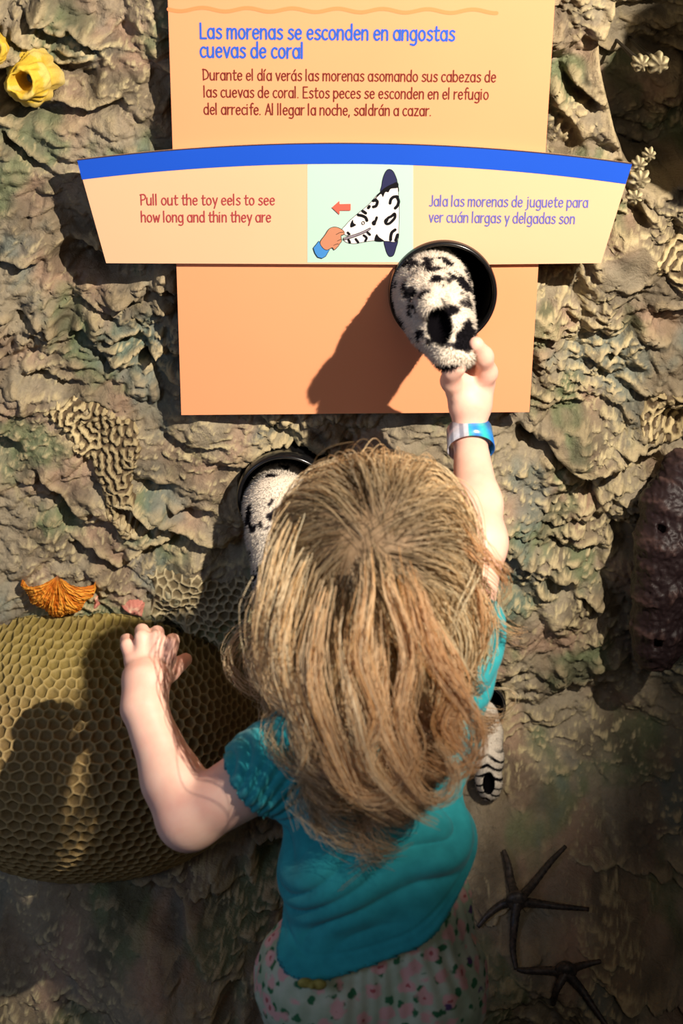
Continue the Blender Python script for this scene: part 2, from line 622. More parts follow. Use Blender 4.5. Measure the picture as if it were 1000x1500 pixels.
def maze_fn(seed, wl=0.0098):
    def rel(x, z):
        f = maze(x, z, wl, seed)
        return 0.0058 * sstep(-0.5, 0.45, f) - 0.0012 * sstep(0.7, 1.6, f)
    return rel


def maze_paint(x, z, rel, sd):
    a = np.array(srgb(92, 76, 54)); b = np.array(srgb(212, 192, 144))
    return mixp(np.ones(x.shape + (3,)) * a, b, sstep(0.0026, 0.0054, rel) * (0.55 + 0.45 * sstep(-.3, .4, n2(x, z, 14, 3))))


patch('maze_coral', [(48, 612), (75, 590), (140, 602), (205, 628), (216, 660), (205, 700), (210, 760), (200, 800), (165, 800), (150, 745), (128, 690), (90, 655)],
      maze_fn(5), maze_paint, coral_paint, 'pale tan maze-ridged coral crust on the rock, left below the orange panel', 'coral', flatten=0.85)
patch('maze_coral', [(925, 610), (960, 575), (1015, 565), (1040, 640), (1000, 672), (955, 668), (930, 640)],
      maze_fn(8, .013), maze_paint, coral_paint, 'maze-ridged coral crust at the right edge, level with the bottom of the orange panel', 'coral', flatten=0.85)
patch('maze_coral', [(955, 370), (985, 345), (1030, 340), (1040, 420), (985, 435), (960, 410)],
      maze_fn(11, .012), maze_paint, coral_paint, 'maze-ridged coral crust at the right edge, right of the curved panel', 'coral', flatten=0.85)


def honey_rel(x, z):
    f1, f21, cid = voronoi(x, z, 0.0136, 0.22, 5)
    amp = 0.6 + 0.4 * sstep(-0.3, 0.35, n2(x, z, 13, 44))
    return amp * (0.0052 * sstep(0.0052, 0.0, f21) + 0.0008 * n2(x, z, 160, 3))


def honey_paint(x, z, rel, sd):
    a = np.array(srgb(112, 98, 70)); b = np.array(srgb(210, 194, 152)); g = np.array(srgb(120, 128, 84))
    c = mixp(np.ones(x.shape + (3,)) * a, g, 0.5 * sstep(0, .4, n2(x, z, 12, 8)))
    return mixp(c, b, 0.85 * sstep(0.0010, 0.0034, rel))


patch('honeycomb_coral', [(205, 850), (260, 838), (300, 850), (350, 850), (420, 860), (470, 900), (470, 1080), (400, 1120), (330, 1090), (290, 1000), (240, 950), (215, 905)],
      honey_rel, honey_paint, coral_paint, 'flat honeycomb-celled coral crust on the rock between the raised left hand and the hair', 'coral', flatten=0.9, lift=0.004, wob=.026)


def pink_rel(x, z): return 0.003 + 0.0022 * n2(x, z, 130, 61) + 0.001 * n2(x, z, 300, 62)


def pink_paint(x, z, rel, sd):
    a = np.array(srgb(206, 132, 116)); b = np.array(srgb(238, 214, 178))
    w = sstep(0.0055, 0.0012, sd) * sstep(-.4, .1, n2(x, z, 90, 5)) + 0.8 * sstep(0.10, 0.0, np.abs(n2(x, z, 60, 66))) * sstep(-.1, .3, n2(x, z, 40, 2))
    return mixp(np.ones(x.shape + (3,)) * a, b, np.clip(w, 0, 1))


patch('pink_sponge', [(128, 884), (138, 879), (148, 884), (146, 893), (150, 908), (118, 908), (130, 896)], pink_rel, pink_paint, coral_paint,
      'small pink encrusting sponge with cream edge, next to the orange fan', 'sponge', step=0.0012, lift=0.007, wob=.003, flatten=.9)
patch('pink_sponge', [(167, 893), (185, 885), (212, 880), (217, 892), (213, 912), (190, 915), (170, 904)], pink_rel, pink_paint, coral_paint,
      'larger pink encrusting sponge with cream veins, just above the fingers of the left hand', 'sponge', step=0.0012, lift=0.007, wob=.003, flatten=.9)

# ---- big brain coral head
def make_brain():
    c = np.array((P(118, 1095, -0.05)[0], 0.03, 0.357))
    a, b, dpt = 0.262, 0.180, 0.265
    # azimuthal parameter plane, arc length scaled
    n = 430
    u = np.linspace(-1, 1, n)
    U, Wv = np.meshgrid(u, u, indexing='ij')
    # square -> disc
    x0 = U * np.sqrt(1 - Wv ** 2 / 2); z0 = Wv * np.sqrt(1 - U ** 2 / 2)
    r = np.hypot(x0, z0)
    ang = r * math.pi / 2 * 1.02
    rr = np.where(r > 1e-6, np.sin(np.minimum(ang, math.pi / 2)) / np.maximum(r, 1e-6), math.pi / 2)
    sxx = x0 * rr; szz = z0 * rr
    sy = np.cos(np.minimum(ang, math.pi / 2))
    # flattened front: superellipse
    sy = np.power(np.clip(sy, 0, 1), 0.72)
    px_ = x0 * a * 1.45; pz_ = z0 * b * 1.65
    wob = 1 + 0.035 * n2(px_, pz_, 7, 71)
    X = c[0] + sxx * a * wob; Z = c[2] + szz * b * wob; Y = c[1] - sy * dpt * wob
    V = np.stack([X, Y, Z], -1)
    Q = grid_quads(n, n)
    N = normals(V.reshape(-1, 3), Q).reshape(n, n, 3)
    if N[n // 2, n // 2, 1] > 0: N = -N; Q = Q[:, ::-1]
    s = 0.0158
    f1, f21, cid = voronoi(px_ + .003 * n2(px_, pz_, 20, 4), pz_ + .003 * n2(px_, pz_, 20, 5), s, 0.17, 9)
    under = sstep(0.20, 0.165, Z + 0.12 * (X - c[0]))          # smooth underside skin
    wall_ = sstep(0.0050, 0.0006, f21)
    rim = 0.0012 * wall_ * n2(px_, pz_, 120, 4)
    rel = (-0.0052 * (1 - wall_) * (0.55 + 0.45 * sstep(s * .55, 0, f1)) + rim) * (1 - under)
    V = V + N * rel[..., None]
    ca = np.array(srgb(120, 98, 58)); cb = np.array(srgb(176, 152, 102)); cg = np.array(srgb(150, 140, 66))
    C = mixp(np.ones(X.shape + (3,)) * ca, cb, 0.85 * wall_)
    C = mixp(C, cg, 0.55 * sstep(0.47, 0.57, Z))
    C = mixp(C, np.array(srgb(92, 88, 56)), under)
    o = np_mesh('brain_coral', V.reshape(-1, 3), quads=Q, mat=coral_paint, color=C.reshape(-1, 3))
    return props(o, 'large olive-yellow domed honeycomb coral head at the lower left, behind the left forearm', 'coral')


make_brain()


# ---- yellow tube sponge
def tube_growth(name, c, axisv, r0, r1, L, mat, color_fn, label, cat, nseg=72, nl=36, hole=0.62, lump=0.15, seed=1.0, sx_=1.0, sz_=1.0):
    ax = np.array(axisv, float); ax /= np.linalg.norm(ax)
    s1 = np.cross(ax, (0, 0, 1)); s1 /= np.linalg.norm(s1); s2 = np.cross(s1, ax)
    prof = []
    for t in np.linspace(0, 1, nl): prof.append((t * L, r0 + (r1 - r0) * t))
    for t in np.linspace(0.1, 1, 8):
        a = t * math.pi
        prof.append((L + math.sin(a) * r1 * (1 - hole) / 2, r1 - (1 - math.cos(a)) / 2 * r1 * (1 - hole)))
    for t in np.linspace(0.1, 1, 10): prof.append((L - t * L * 0.9, r1 * hole * (1 - 0.5 * t)))
    V = []; C = []
    th = np.linspace(0, 2 * math.pi, nseg, endpoint=False)
    for i, (h_, r_) in enumerate(prof):
        q = np.cos(th)[:, None] * s1 * sx_ + np.sin(th)[:, None] * s2 * sz_
        base = np.array(c) + ax * h_ + q * r_
        nn = n2(base[:, 0] + base[:, 1], base[:, 2] + seed, 28, seed) + 0.5 * n2(base[:, 0] - base[:, 1], base[:, 2], 70, seed + 1) + .3 * n2(base[:, 0] - base[:, 1], base[:, 2], 160, seed + 1)
        amp = lump if i < nl + 8 else lump * 0.4
        V.append(base + q * (r_ * amp * nn)[:, None] + ax * (0.003 * nn)[:, None])
        C.append(color_fn(i, nn, nl, len(prof)))
    n = len(prof)
    idx = np.arange(n * nseg).reshape(n, nseg)
    Q = np.stack([idx[:-1], np.roll(idx, -1, 1)[:-1], np.roll(idx, -1, 1)[1:], idx[1:]], -1).reshape(-1, 4)
    o = np_mesh(name, np.concatenate(V), quads=Q, mat=mat, color=np.concatenate(C))
    return props(o, label, cat)


def yel(i, nn, nl, n):
    a = np.array(srgb(226, 188, 62)); b = np.array(srgb(226, 208, 140)); g = np.array(srgb(150, 140, 100))
    t = i / nl
    c = mixp(np.ones(nn.shape + (3,)) * a, b, np.clip(.45 * (nn > .25) + 0 * nn, 0, 1))
    if i < nl * 0.35: c = mixp(c, g, np.full(nn.shape, 0.6 * (1 - t / .35)))
    return c


c = P(40, 114, 0.03)
tube_growth('yellow_tube_sponge', c + np.array((.006, 0.01, 0)), (-0.10, -1, 0.05), 0.033, 0.0190, 0.055, coral_paint, yel,
            'yellow tube sponge with a dark round opening near the top left corner', 'sponge', hole=0.70, lump=0.36)
c = P(-8, 72, 0.03)
tube_growth('yellow_tube_sponge', c + np.array((0, 0.01, 0)), (0.1, -1, 0.1), 0.022, 0.015, 0.04, coral_paint, yel,
            'tip of a yellow sponge cut by the left edge of the view', 'sponge', hole=0.6, lump=0.2, seed=2.0)


# ---- orange fan of fine ribs
def orange_fan():
    top = P(82, 850, 0.0)
    nA, nR = 420, 90
    A = np.linspace(math.radians(-164), math.radians(-16), nA)
    Rr = np.linspace(0.0, 1, nR)
    aa, rr = np.meshgrid(A, Rr, indexing='ij')
    out = 0.066 * (1.0 - 0.2 * np.abs(np.cos(aa))) * (1 + 0.04 * np.cos(aa * 11))
    rad = rr * out
    ribs = n2(aa * 9.0, rr * 1.6, 1.9, 51) + 0.8 * n2(aa * 18, rr * 3.0, 2.0, 52)
    X = top[0] + np.cos(aa) * rad
    Z = top[2] + np.sin(aa) * rad * 0.98 - 0.004 * np.sin(rr * 3)
    dome = 0.015 * np.sin(np.clip(rr * 1.05, 0, 1) * math.pi) ** 0.7 * (0.6 + 0.4 * np.sin(-aa)) + 0.004
    yr, sl = rock(X, Z, sunk=False)
    base = np.median(yr) - 0.016
    Y = base - dome - 0.0026 * ribs * sstep(0, .25, rr) - 0.0015 * n2(X, Z, 260, 3)
    Y[:, -1] = base + 0.02
    Cc = mixp(np.ones(X.shape + (3,)) * np.array(srgb(196, 108, 18)), np.array(srgb(242, 170, 62)), sstep(-.2, .5, ribs))
    Cc = mixp(Cc, np.array(srgb(120, 84, 62)), sstep(.12, .0, rr))
    o = np_mesh('orange_fan_coral', np.stack([X, Y, Z], -1).reshape(-1, 3), quads=grid_quads(nA, nR), mat=coral_paint, color=Cc.reshape(-1, 3))
    props(o, 'bright orange ribbed fan-shaped growth above the big domed coral', 'coral')


orange_fan()


# ---- dark purple hanging sponge at the right edge
def purple_sponge():
    f = Field(P(900, 1010, 0.05) + np.array((-.05, -.16, -.06)), P(1080, 640, 0.05) + np.array((.08, .03, .06)), 0.0022)
    chain = [(1000, 690, .03, .028), (985, 740, .0, .040), (978, 800, -.02, .043), (972, 860, -.03, .040), (966, 915, -.035, .036), (962, 945, -.04, .033)]
    for (a, b) in zip(chain[:-1], chain[1:]):
        f.cap(P(*a[:3]), P(*b[:3]), a[3], b[3], k=0.01)
    f.cap(P(1035, 720, 0.02), P(1020, 900, 0.0), .045, .04, k=.015)
    f.cap(P(962, 941, -.10), P(964, 941, -.04), .0075, .006, k=.004, sub=True)
    f.cap(P(968, 775, -.10), P(968, 775, -.03), .006, .005, k=.004, sub=True)
    V, Q = f.mesh(2)
    N = normals(V, Q)
    r = 0.0042 * n2(V[:, 0] + V[:, 1] * .7, V[:, 2], 55, 81) + 0.0035 * np.abs(n2(V[:, 0] + V[:, 1], V[:, 2] * .6, 110, 82)) + .0018 * n2(V[:, 0], V[:, 2], 240, 8)
    V = V + N * r[:, None]
    C = mixp(np.ones(V.shape) * np.array(srgb(46, 33, 35)), np.array(srgb(92, 70, 66)), sstep(0.001, 0.005, r))
    m = painted('wet_purple_sponge', rough=0.5, spec=0.4, bscale=300, bstr=0.5)
    o = np_mesh('purple_sponge', V, quads=Q, mat=m, color=C)
    props(o, 'dark purple-brown lumpy hanging sponge at the right edge', 'sponge')


purple_sponge()


# ---- knobby polyps in the upper right hollow, and bead-like knobs down the cleft
def knob(px, py, Y, r, label, group, seed):
    c = P(px, py, Y)
    nu, nv = 40, 26
    th = np.linspace(0, 2 * math.pi, nu, endpoint=False)
    ph = np.linspace(0.02, math.pi - 0.02, nv)
    T, Ph = np.meshgrid(th, ph, indexing='ij')
    D = np.stack([np.sin(Ph) * np.cos(T), -np.cos(Ph), np.sin(Ph) * np.sin(T)], -1)
    rr = r * (1 + 0.16 * np.cos(T * 7 + seed) * np.sin(Ph) ** 2 + 0.2 * n2(D[..., 0] + seed, D[..., 2], 3, seed))
    deep = np.where(D[..., 1] > 0, 1 + D[..., 1] * (24 if py < 120 else 1.5), 1.0)
    Vv = c + D * rr[..., None] * np.array((1, 1.2, 1)) * np.stack([np.where(D[..., 1] > .3, .35, 1.0), deep, np.where(D[..., 1] > .3, .35, 1.0)], -1)
    idx = np.arange(nu * nv).reshape(nu, nv)
    Q = np.stack([idx[:, :-1], idx[:, 1:], np.roll(idx, -1, 0)[:, 1:], np.roll(idx, -1, 0)[:, :-1]], -1).reshape(-1, 4)
    C = mixp(np.ones(D.shape) * np.array(srgb(110, 98, 72)), np.array(srgb(205, 192, 150)), sstep(-.2, .6, np.cos(T * 7 + seed)) * sstep(.2, .8, np.sin(Ph)))
    C[D[..., 1] > .2] = srgb(60, 52, 40)
    o = np_mesh('coral_knob', Vv.reshape(-1, 3), quads=Q, mat=coral_paint, color=C.reshape(-1, 3))
    props(o, label, 'coral', group)


knob(938, 93, 0.035, 0.0095, 'left one of two pale round coral knobs in the dark hollow, top right', 'coral knobs on the right', 1.3)
knob(963, 93, 0.03, 0.0120, 'right one of two pale round coral knobs in the dark hollow, top right', 'coral knobs on the right', 2.9)
for i, (a, b, r, lab) in enumerate([(950, 226, .008, 'topmost small coral knob of the cluster beside the right tip of the curved panel'),
                                    (935, 240, .009, 'coral knob of the cluster touching the right tip of the blue stripe'),
                                    (936, 262, .012, 'largest coral knob of the cluster just right of the curved panel tip'),
                                    (928, 288, .009, 'lowest coral knob of the cluster beside the sloping right end of the curved panel')]):
    knob(a, b, -0.004, r, lab, 'coral knobs on the right', 4.1 + i * 1.7)


# ---- brittle stars lower right
def tube_path(pts, radii, nseg=8):
    pts = np.array(pts, float); n = len(pts)
    T = np.gradient(pts, axis=0); T /= np.linalg.norm(T, axis=1)[:, None]
    ref = np.array((0, 1.0, 0.15))
    A = np.cross(T, ref); A /= np.maximum(np.linalg.norm(A, axis=1), 1e-6)[:, None]
    B = np.cross(T, A)
    th = np.linspace(0, 2 * math.pi, nseg, endpoint=False)
    V = pts[:, None, :] + (np.cos(th)[None, :, None] * A[:, None, :] + np.sin(th)[None, :, None] * B[:, None, :]) * np.array(radii)[:, None, None]
    idx = np.arange(n * nseg).reshape(n, nseg)
    Q = np.stack([idx[:-1], np.roll(idx, -1, 1)[:-1], np.roll(idx, -1, 1)[1:], idx[1:]], -1).reshape(-1, 4)
    V = V.reshape(-1, 3)
    V = np.concatenate([V, pts[:1], pts[-1:]])
    a, b = len(V) - 2, len(V) - 1
    T3 = [(a, idx[0, (j + 1) % nseg], idx[0, j]) for j in range(nseg)] + [(b, idx[-1, j], idx[-1, (j + 1) % nseg]) for j in range(nseg)]
    return V, Q, np.array(T3)


def catmull(pts, n=10, closed=False):
    p = np.array(pts, float)
    if len(p) < 3: return np.array([p[0] + (p[1] - p[0]) * t for t in np.linspace(0, 1, n)])
    e = np.vstack([p[-1:], p, p[:2]]) if closed else np.vstack([2 * p[0] - p[1], p, 2 * p[-1] - p[-2]])
    out = []
    for i in range(1, len(e) - 2):
        t = np.linspace(0, 1, n, endpoint=False)[:, None]
        a, b, c_, d = e[i - 1], e[i], e[i + 1], e[i + 2]
        out.append(0.5 * (2 * b + (c_ - a) * t + (2 * a - 5 * b + 4 * c_ - d) * t ** 2 + (3 * b - a - 3 * c_ + d) * t ** 3))
    if not closed: out.append(e[-2][None])
    return np.concatenate(out)


star_mat = new_mat('dark_brittle_star', (0.03, 0.024, 0.02), 0.5)
lk(star_mat, ramp(star_mat, noise(star_mat, 180, 2, scl=(1, 1, 1)), [(0.35, (0.018, 0.015, 0.013)), (0.65, (0.07, 0.052, 0.04))]), base_in(star_mat))
rock_probe = lambda x, z: float(rock(np.array([x]), np.array([z]))[0][0])


def on_rock(px, py, off):
    """first point of the wall surface met by the sight line through a pixel, lifted off the rock"""
    Ys = np.linspace(-.75, .2, 500)
    pts = np.array([P(px, py, y_) for y_ in Ys])
    ry, s_ = rock(pts[:, 0], pts[:, 2])
    ry = rock(pts[:, 0], pts[:, 2] - s_)[0]
    k = int(np.argmax(Ys > ry))
    return P(px, py, Ys[k] - off)


def brittle_star(center, arms, label):
    c0 = on_rock(*center, 0.012)
    root = empty('brittle_star', c0, label, 'starfish', 'brittle stars on the lower rock')
    V, Q, T3 = tube_path([c0 + np.array((0, .009, 0)), c0 + np.array((0, .006, 0)), c0, c0 - np.array((0, .005, 0)), c0 - np.array((0, .007, 0))], [.008, .014, .0155, .010, .002], 15)
    adopt(np_mesh('disc', V, quads=Q, tris=T3, mat=star_mat), root)
    for arm in arms:
        pts = [c0] + [on_rock(a, b, 0.007) for a, b in arm]
        path = catmull(pts, 9)
        n = len(path)
        rad = [(0.0068 - 0.0042 * i / n) * (1 + 0.12 * (i % 2)) for i in range(n)]
        V, Q, T3 = tube_path(path, rad, 8)
        adopt(np_mesh('arm', V, quads=Q, tris=T3, mat=star_mat), root)


brittle_star((757, 1320), [[(778, 1298), (805, 1264), (828, 1240)], [(748, 1290), (744, 1265), (738, 1246)], [(735, 1325), (715, 1340), (700, 1358)],
                           [(790, 1324), (820, 1328), (862, 1332)], [(753, 1355), (751, 1390), (756, 1420)]],
             'thin-armed dark brittle star just right of the child\'s hip, its centre pale')
brittle_star((828, 1424), [[(800, 1422), (770, 1422), (758, 1420)], [(815, 1450), (810, 1472)], [(850, 1448), (872, 1480), (895, 1512)], [(850, 1415), (880, 1408)]],
             'thin-armed dark brittle star nearest the bottom right corner')


# ------------------------------------------------------------------ panels
def plastic(name, col, rough=0.45, spec=0.35, var=0.05):
    m = new_mat(name, col, rough, spec)
    v = noise(m, 6, 2)
    lo = tuple(c_ * (1 - var) for c_ in col)
    lk(m, ramp(m, v, [(0.3, lo), (0.7, col)]), base_in(m))
    return m


def slab(name, outer, y0, y1, mat, parent, holes=()):
    """plate between y0 (front) and y1 (back) from an outline of world x,z"""
    loops = [list(outer)] + [list(h_) for h_ in holes]
    flat = [p for l in loops for p in l]
    tri = tessellate_polygon([[Vector((p[0], p[1], 0)) for p in l] for l in loops])
    n = len(flat)
    V = [(p[0], y0, p[1]) for p in flat] + [(p[0], y1, p[1]) for p in flat]
    T = []
    for t in tri:
        a, b, c_ = t
        ar = (flat[b][0] - flat[a][0]) * (flat[c_][1] - flat[a][1]) - (flat[b][1] - flat[a][1]) * (flat[c_][0] - flat[a][0])
        if ar < 0: a, b, c_ = a, c_, b
        T.append((a, b, c_)); T.append((a + n, c_ + n, b + n))
    Q = []
    s = 0
    for li_, l in enumerate(loops):
        m_ = len(l)
        ar = sum(l[i][0] * l[(i + 1) % m_][1] - l[(i + 1) % m_][0] * l[i][1] for i in range(m_))
        for i in range(m_):
            a, b = s + i, s + (i + 1) % m_
            q = (a, a + n, b + n, b)
            if (ar < 0) != (li_ > 0): q = q[::-1]
            Q.append(q)
        s += m_
    o = np_mesh(name, V, quads=Q, tris=T, mat=mat, smooth=False)
    if parent: adopt(o, parent)
    return o


def xz(px, py, Y=0.0):
    p = P(px, py, Y)
    return (p[0], p[2])


orange_m = plastic('orange_panel_face', srgb(248, 165, 118), 0.42, 0.3, 0.03)
cream_m = plastic('cream_panel_face', srgb(243, 190, 150), 0.42, 0.3, 0.03)
blue_m = plastic('blue_stripe', srgb(28, 84, 205), 0.42, 0.3)
mint_m = plastic('mint_square', srgb(186, 218, 204), 0.42, 0.3, 0.03)
edge_m = plastic('panel_edge', srgb(60, 50, 60), 0.5, 0.3)
head_m = plastic('heading_ink', srgb(50, 98, 205), 0.5, 0.2)
body_m = plastic('brown_ink', srgb(116, 46, 38), 0.5, 0.2)
red_m = plastic('red_ink', srgb(172, 70, 72), 0.5, 0.2)
lav_m = plastic('lavender_ink', srgb(104, 110, 190), 0.5, 0.2)
wave_m = plastic('wave_ink', srgb(250, 146, 92), 0.5, 0.2)
ink_black = plastic('black_ink', (0.006, 0.006, 0.008), 0.5, 0.2)
ink_white = plastic('white_ink', srgb(248, 238, 232), 0.5, 0.2)
ink_navy = plastic('navy_ink', srgb(46, 48, 84), 0.5, 0.2)
ink_skin = plastic('tan_ink', srgb(206, 140, 108), 0.5, 0.2, 0.15)
ink_arrow = plastic('arrow_ink', srgb(250, 102, 84), 0.5, 0.2)
ink_cuff = plastic('cuff_ink', srgb(70, 140, 210), 0.5, 0.2)
ink_grey = plastic('grey_ink', srgb(150, 140, 150), 0.5, 0.2)

BY = 0.0          # front of the orange board
CY = -0.009       # front of the curved panel
hc = (HOLE1[0], HOLE1[2])
circ = lambda r, n=72, c_=hc: [(c_[0] + r * math.cos(2 * math.pi * i / n), c_[1] + r * math.sin(2 * math.pi * i / n)) for i in range(n)]

board = empty('information_panel', P(520, 300, 0.006), 'tall flat orange panel with a blue heading and brown paragraph in Spanish', 'sign')
slab('board', [xz(243.5, -70), xz(265.5, 608), xz(775, 603.5), xz(817, -70)], BY, BY + 0.006, orange_m, board, [circ(H_R * 0.93)])
brk = slab('mounting_block', [xz(330, -40), xz(340, 560), xz(540, 560), xz(540, -40)], BY + 0.006, BY + 0.018, edge_m, board)

# lettering ---------------------------------------------------------------
def arc(cx, cy, rx, ry, a0, a1, n=18):
    return [(cx + rx * math.cos(math.radians(a0 + (a1 - a0) * i / n)), cy + ry * math.sin(math.radians(a0 + (a1 - a0) * i / n))) for i in range(n + 1)]


def sm(*p): return [tuple(q) for q in catmull(p, 6)]


OV = arc(2.9, 4.9, 2.9, 4.9, 0, 360, 26)
ARCH = sm((0, 6.6), (1.5, 9.2), (3.3, 9.9), (4.8, 8.9), (5.2, 6.4), (5.2, 0))
GL = {
    'a': ([OV, [(5.9, 10), (5.9, 0)]], 7.6), 'b': ([OV, [(0, 15.5), (0, 0)]], 7.3), 'c': ([arc(3.0, 4.9, 3.0, 4.9, 52, 308)], 6.1),
    'd': ([OV, [(5.8, 15.5), (5.8, 0)]], 7.6), 'e': ([[(0.2, 5.1), (5.7, 5.6)] + arc(2.95, 4.9, 2.85, 4.9, 8, 318)[1:]], 7.0),
    'f': ([sm((4.9, 14.9), (3.3, 15.6), (2.0, 13.6), (1.8, 10), (1.8, 0)), [(0, 9.7), (4.3, 9.9)]], 5.0),
    'g': ([OV, sm((5.8, 10), (5.8, 2), (5.6, -2.6), (3.6, -4.7), (0.4, -4.0))], 7.6), 'h': ([[(0, 15.5), (0, 0)], ARCH], 7.1),
    'i': ([[(0, 10), (0, 0)], [(0, 13.3), (0.1, 13.6)]], 2.7), 'j': ([sm((1.8, 10), (1.8, 2), (1.6, -2.4), (-0.6, -4.4)), [(1.8, 13.3), (1.9, 13.6)]], 4.4),
    'l': ([[(0, 15.5), (0, 0)]], 2.7), 'm': ([[(0, 10), (0, 0)], sm((0, 6.6), (1.3, 9.2), (2.8, 9.9), (4.0, 8.9), (4.3, 6.4), (4.3, 0)), sm((4.3, 6.6), (5.6, 9.2), (7.1, 9.9), (8.3, 8.9), (8.6, 6.4), (8.6, 0))], 10.5),
    'n': ([[(0, 10), (0, 0)], ARCH], 7.1), 'o': ([OV], 7.4), 'p': ([OV, [(0, 10), (0, -4.7)]], 7.3), 'r': ([[(0, 10), (0, 0)], sm((0, 6.2), (1.4, 9.0), (3.7, 9.8))], 4.8),
    's': ([sm((4.8, 8.9), (3.0, 9.9), (1.1, 9.0), (0.8, 7.0), (2.8, 5.3), (4.7, 3.2), (4.1, 0.9), (2.1, 0), (0, 1.1))], 6.2),
    't': ([sm((1.8, 13.6), (1.6, 8), (1.6, 2.2), (2.6, 0.1), (4.5, 0.7)), [(0, 9.7), (4.6, 10)]], 5.5),
    'u': ([sm((0, 10), (0, 3.2), (1.0, 0.5), (2.8, 0.1), (4.4, 1.3), (5.4, 3.6)), [(5.4, 10), (5.4, 0)]], 7.4),
    'v': ([[(0, 10), (2.7, 0), (5.5, 10)]], 6.5), 'w': ([[(0, 10), (2, 0), (4.1, 8.6), (6.1, 0), (8.2, 10)]], 9.2),
    'y': ([[(0, 10), (2.8, 0.8)], [(5.7, 10), (1.6, -4.7)]], 6.7), 'z': ([[(0.2, 9.8), (5, 9.8), (0, 0.1), (5.2, 0.1)]], 6.4),
    'L': ([[(0, 15), (0, 0), (5.5, 0)]], 6.4), 'D': ([[(0, 15), (0, 0)], sm((-0.8, 14.6), (3.6, 13.8), (6.6, 9), (5.6, 3), (0, 0.1))], 8.4),
    'E': ([[(5.4, 15), (0, 15), (0, 0), (5.7, 0)], [(0, 7.9), (4.7, 7.9)]], 7.2), 'A': ([[(0, 0), (4, 15), (7.4, 0)], [(1.4, 5), (6.3, 5)]], 8.6),
    'P': ([[(0, 15), (0, 0)], sm((-0.8, 14.4), (3.8, 14.9), (6.0, 11.5), (4.2, 7.8), (0, 6.8))], 6.9), 'J': ([sm((3.8, 15), (3.8, 8), (3.7, 2), (2.2, 0), (0, 0.5))], 5.6),
    '.': ([[(0, 0.2), (0.1, 0.3)]], 2.8), ',': ([[(0.3, 0.4), (-0.3, -2.6)]], 2.8), ' ': ([], 2.9),
}
GL['á'] = (GL['a'][0] + [[(3.0, 12.2), (4.8, 15)]], 7.6)
GL['í'] = ([[(0, 10), (0, 0)], [(0.0, 12.2), (1.8, 15)]], 2.9)


def ribbon(pts, w, y, V, T):
    p = np.array(pts, float)
    keep = [0] + [i for i in range(1, len(p)) if np.hypot(*(p[i] - p[i - 1])) > 1e-7]
    p = p[keep]
    if len(p) < 2: return
    t = np.gradient(p, axis=0); t /= np.maximum(np.linalg.norm(t, axis=1), 1e-9)[:, None]
    nrm = np.stack([-t[:, 1], t[:, 0]], 1)
    sharp = []
    b = len(V)
    y = y - 0.000012 * (b % 17)
    for q, n_ in zip(p, nrm):
        V.append((q[0] + n_[0] * w / 2, y, q[1] + n_[1] * w / 2)); V.append((q[0] - n_[0] * w / 2, y, q[1] - n_[1] * w / 2))
    for i in range(len(p) - 1):
        a = b + 2 * i
        T.append((a, a + 1, a + 3)); T.append((a, a + 3, a + 2))
    ends = [p[0], p[-1]]
    if len(p) <= 6: ends += list(p[1:-1])
    for q in ends:                       # round ends and joints
        c0 = len(V)
        y -= 0.000004
        V.append((q[0], y, q[1]))
        for k in range(10):
            V.append((q[0] + w / 2 * math.cos(k * math.pi / 5), y, q[1] + w / 2 * math.sin(k * math.pi / 5)))
        for k in range(10): T.append((c0, c0 + 1 + k, c0 + 1 + (k + 1) % 10))


def straight(pts, wm):
    """keep sharp corners: split long straight strokes so the ribbon has no pinched mitres"""
    out = []
    for i in range(len(pts) - 1):
        out.append([pts[i], pts[i + 1]])
    return out


def text_line(s_, a, b, xh_px, Y, mat, parent, weight=1.15):
    A = P(*a, Y); B = P(*b, Y)
    adv = sum(GL[c_][1] + 0.9 for c_ in s_) - .9 - (GL[s_[-1]][1] - max((q[0] for st in GL[s_[-1]][0] for q in st), default=0))
    ux = (B - A); L = np.linalg.norm(ux)
    kx = L / adv
    up = P(a[0], a[1] - xh_px, Y) - A
    ky = np.linalg.norm(up) / 10
    d = ux / L
    V, T = [], []
    x = 0
    for c_ in s_:
        for st in GL[c_][0]:
            parts = straight(st, 1) if len(st) <= 5 else [st]
            for pp in parts:
                ribbon([(A[0] + d[0] * (x + q[0]) * kx, A[2] + d[2] * (x + q[0]) * kx + q[1] * ky) for q in pp], weight * ky, Y - 0.0004, V, T)
        x += GL[c_][1] + 0.9
    o = np_mesh('lettering', V, tris=[t[::-1] if 0 else t for t in T], mat=mat, smooth=False)
    return adopt(o, parent)


text_line('Las morenas se esconden en angostas', (294, 56), (665, 59.5), 14.6, BY, head_m, board, 2.3)
text_line('cuevas de coral', (294, 83.5), (442, 85), 14.6, BY, head_m, board, 2.3)
text_line('Durante el día verás las morenas asomando sus cabezas de', (298, 117), (725.5, 120), 10.6, BY, body_m, board, 1.9)
text_line('las cuevas de coral. Estos peces se esconden en el refugio', (299, 142), (714.5, 145.5), 10.6, BY, body_m, board, 1.9)
text_line('del arrecife. Al llegar la noche, saldrán a cazar.', (299, 167.3), (630, 169.5), 10.6, BY, body_m, board, 1.9)
wv = []
for i in range(160):
    px_ = 247 + i * 3.02
    wv.append(xz(px_, 13.5 + (i / 159) * 3.0 + 2.6 * math.sin((px_ - 247) / 66 * 2 * math.pi) , BY))
V, T = [], []
ribbon(wv, 0.0044, BY - 0.0004, V, T)
adopt(np_mesh('wavy_rule', V, tris=T, mat=wave_m, smooth=False), board)

cp = empty('curved_panel', P(520, 300, 0.0), 'wide cream panel with curved blue top stripe, English and Spanish instructions and a pictogram', 'sign')


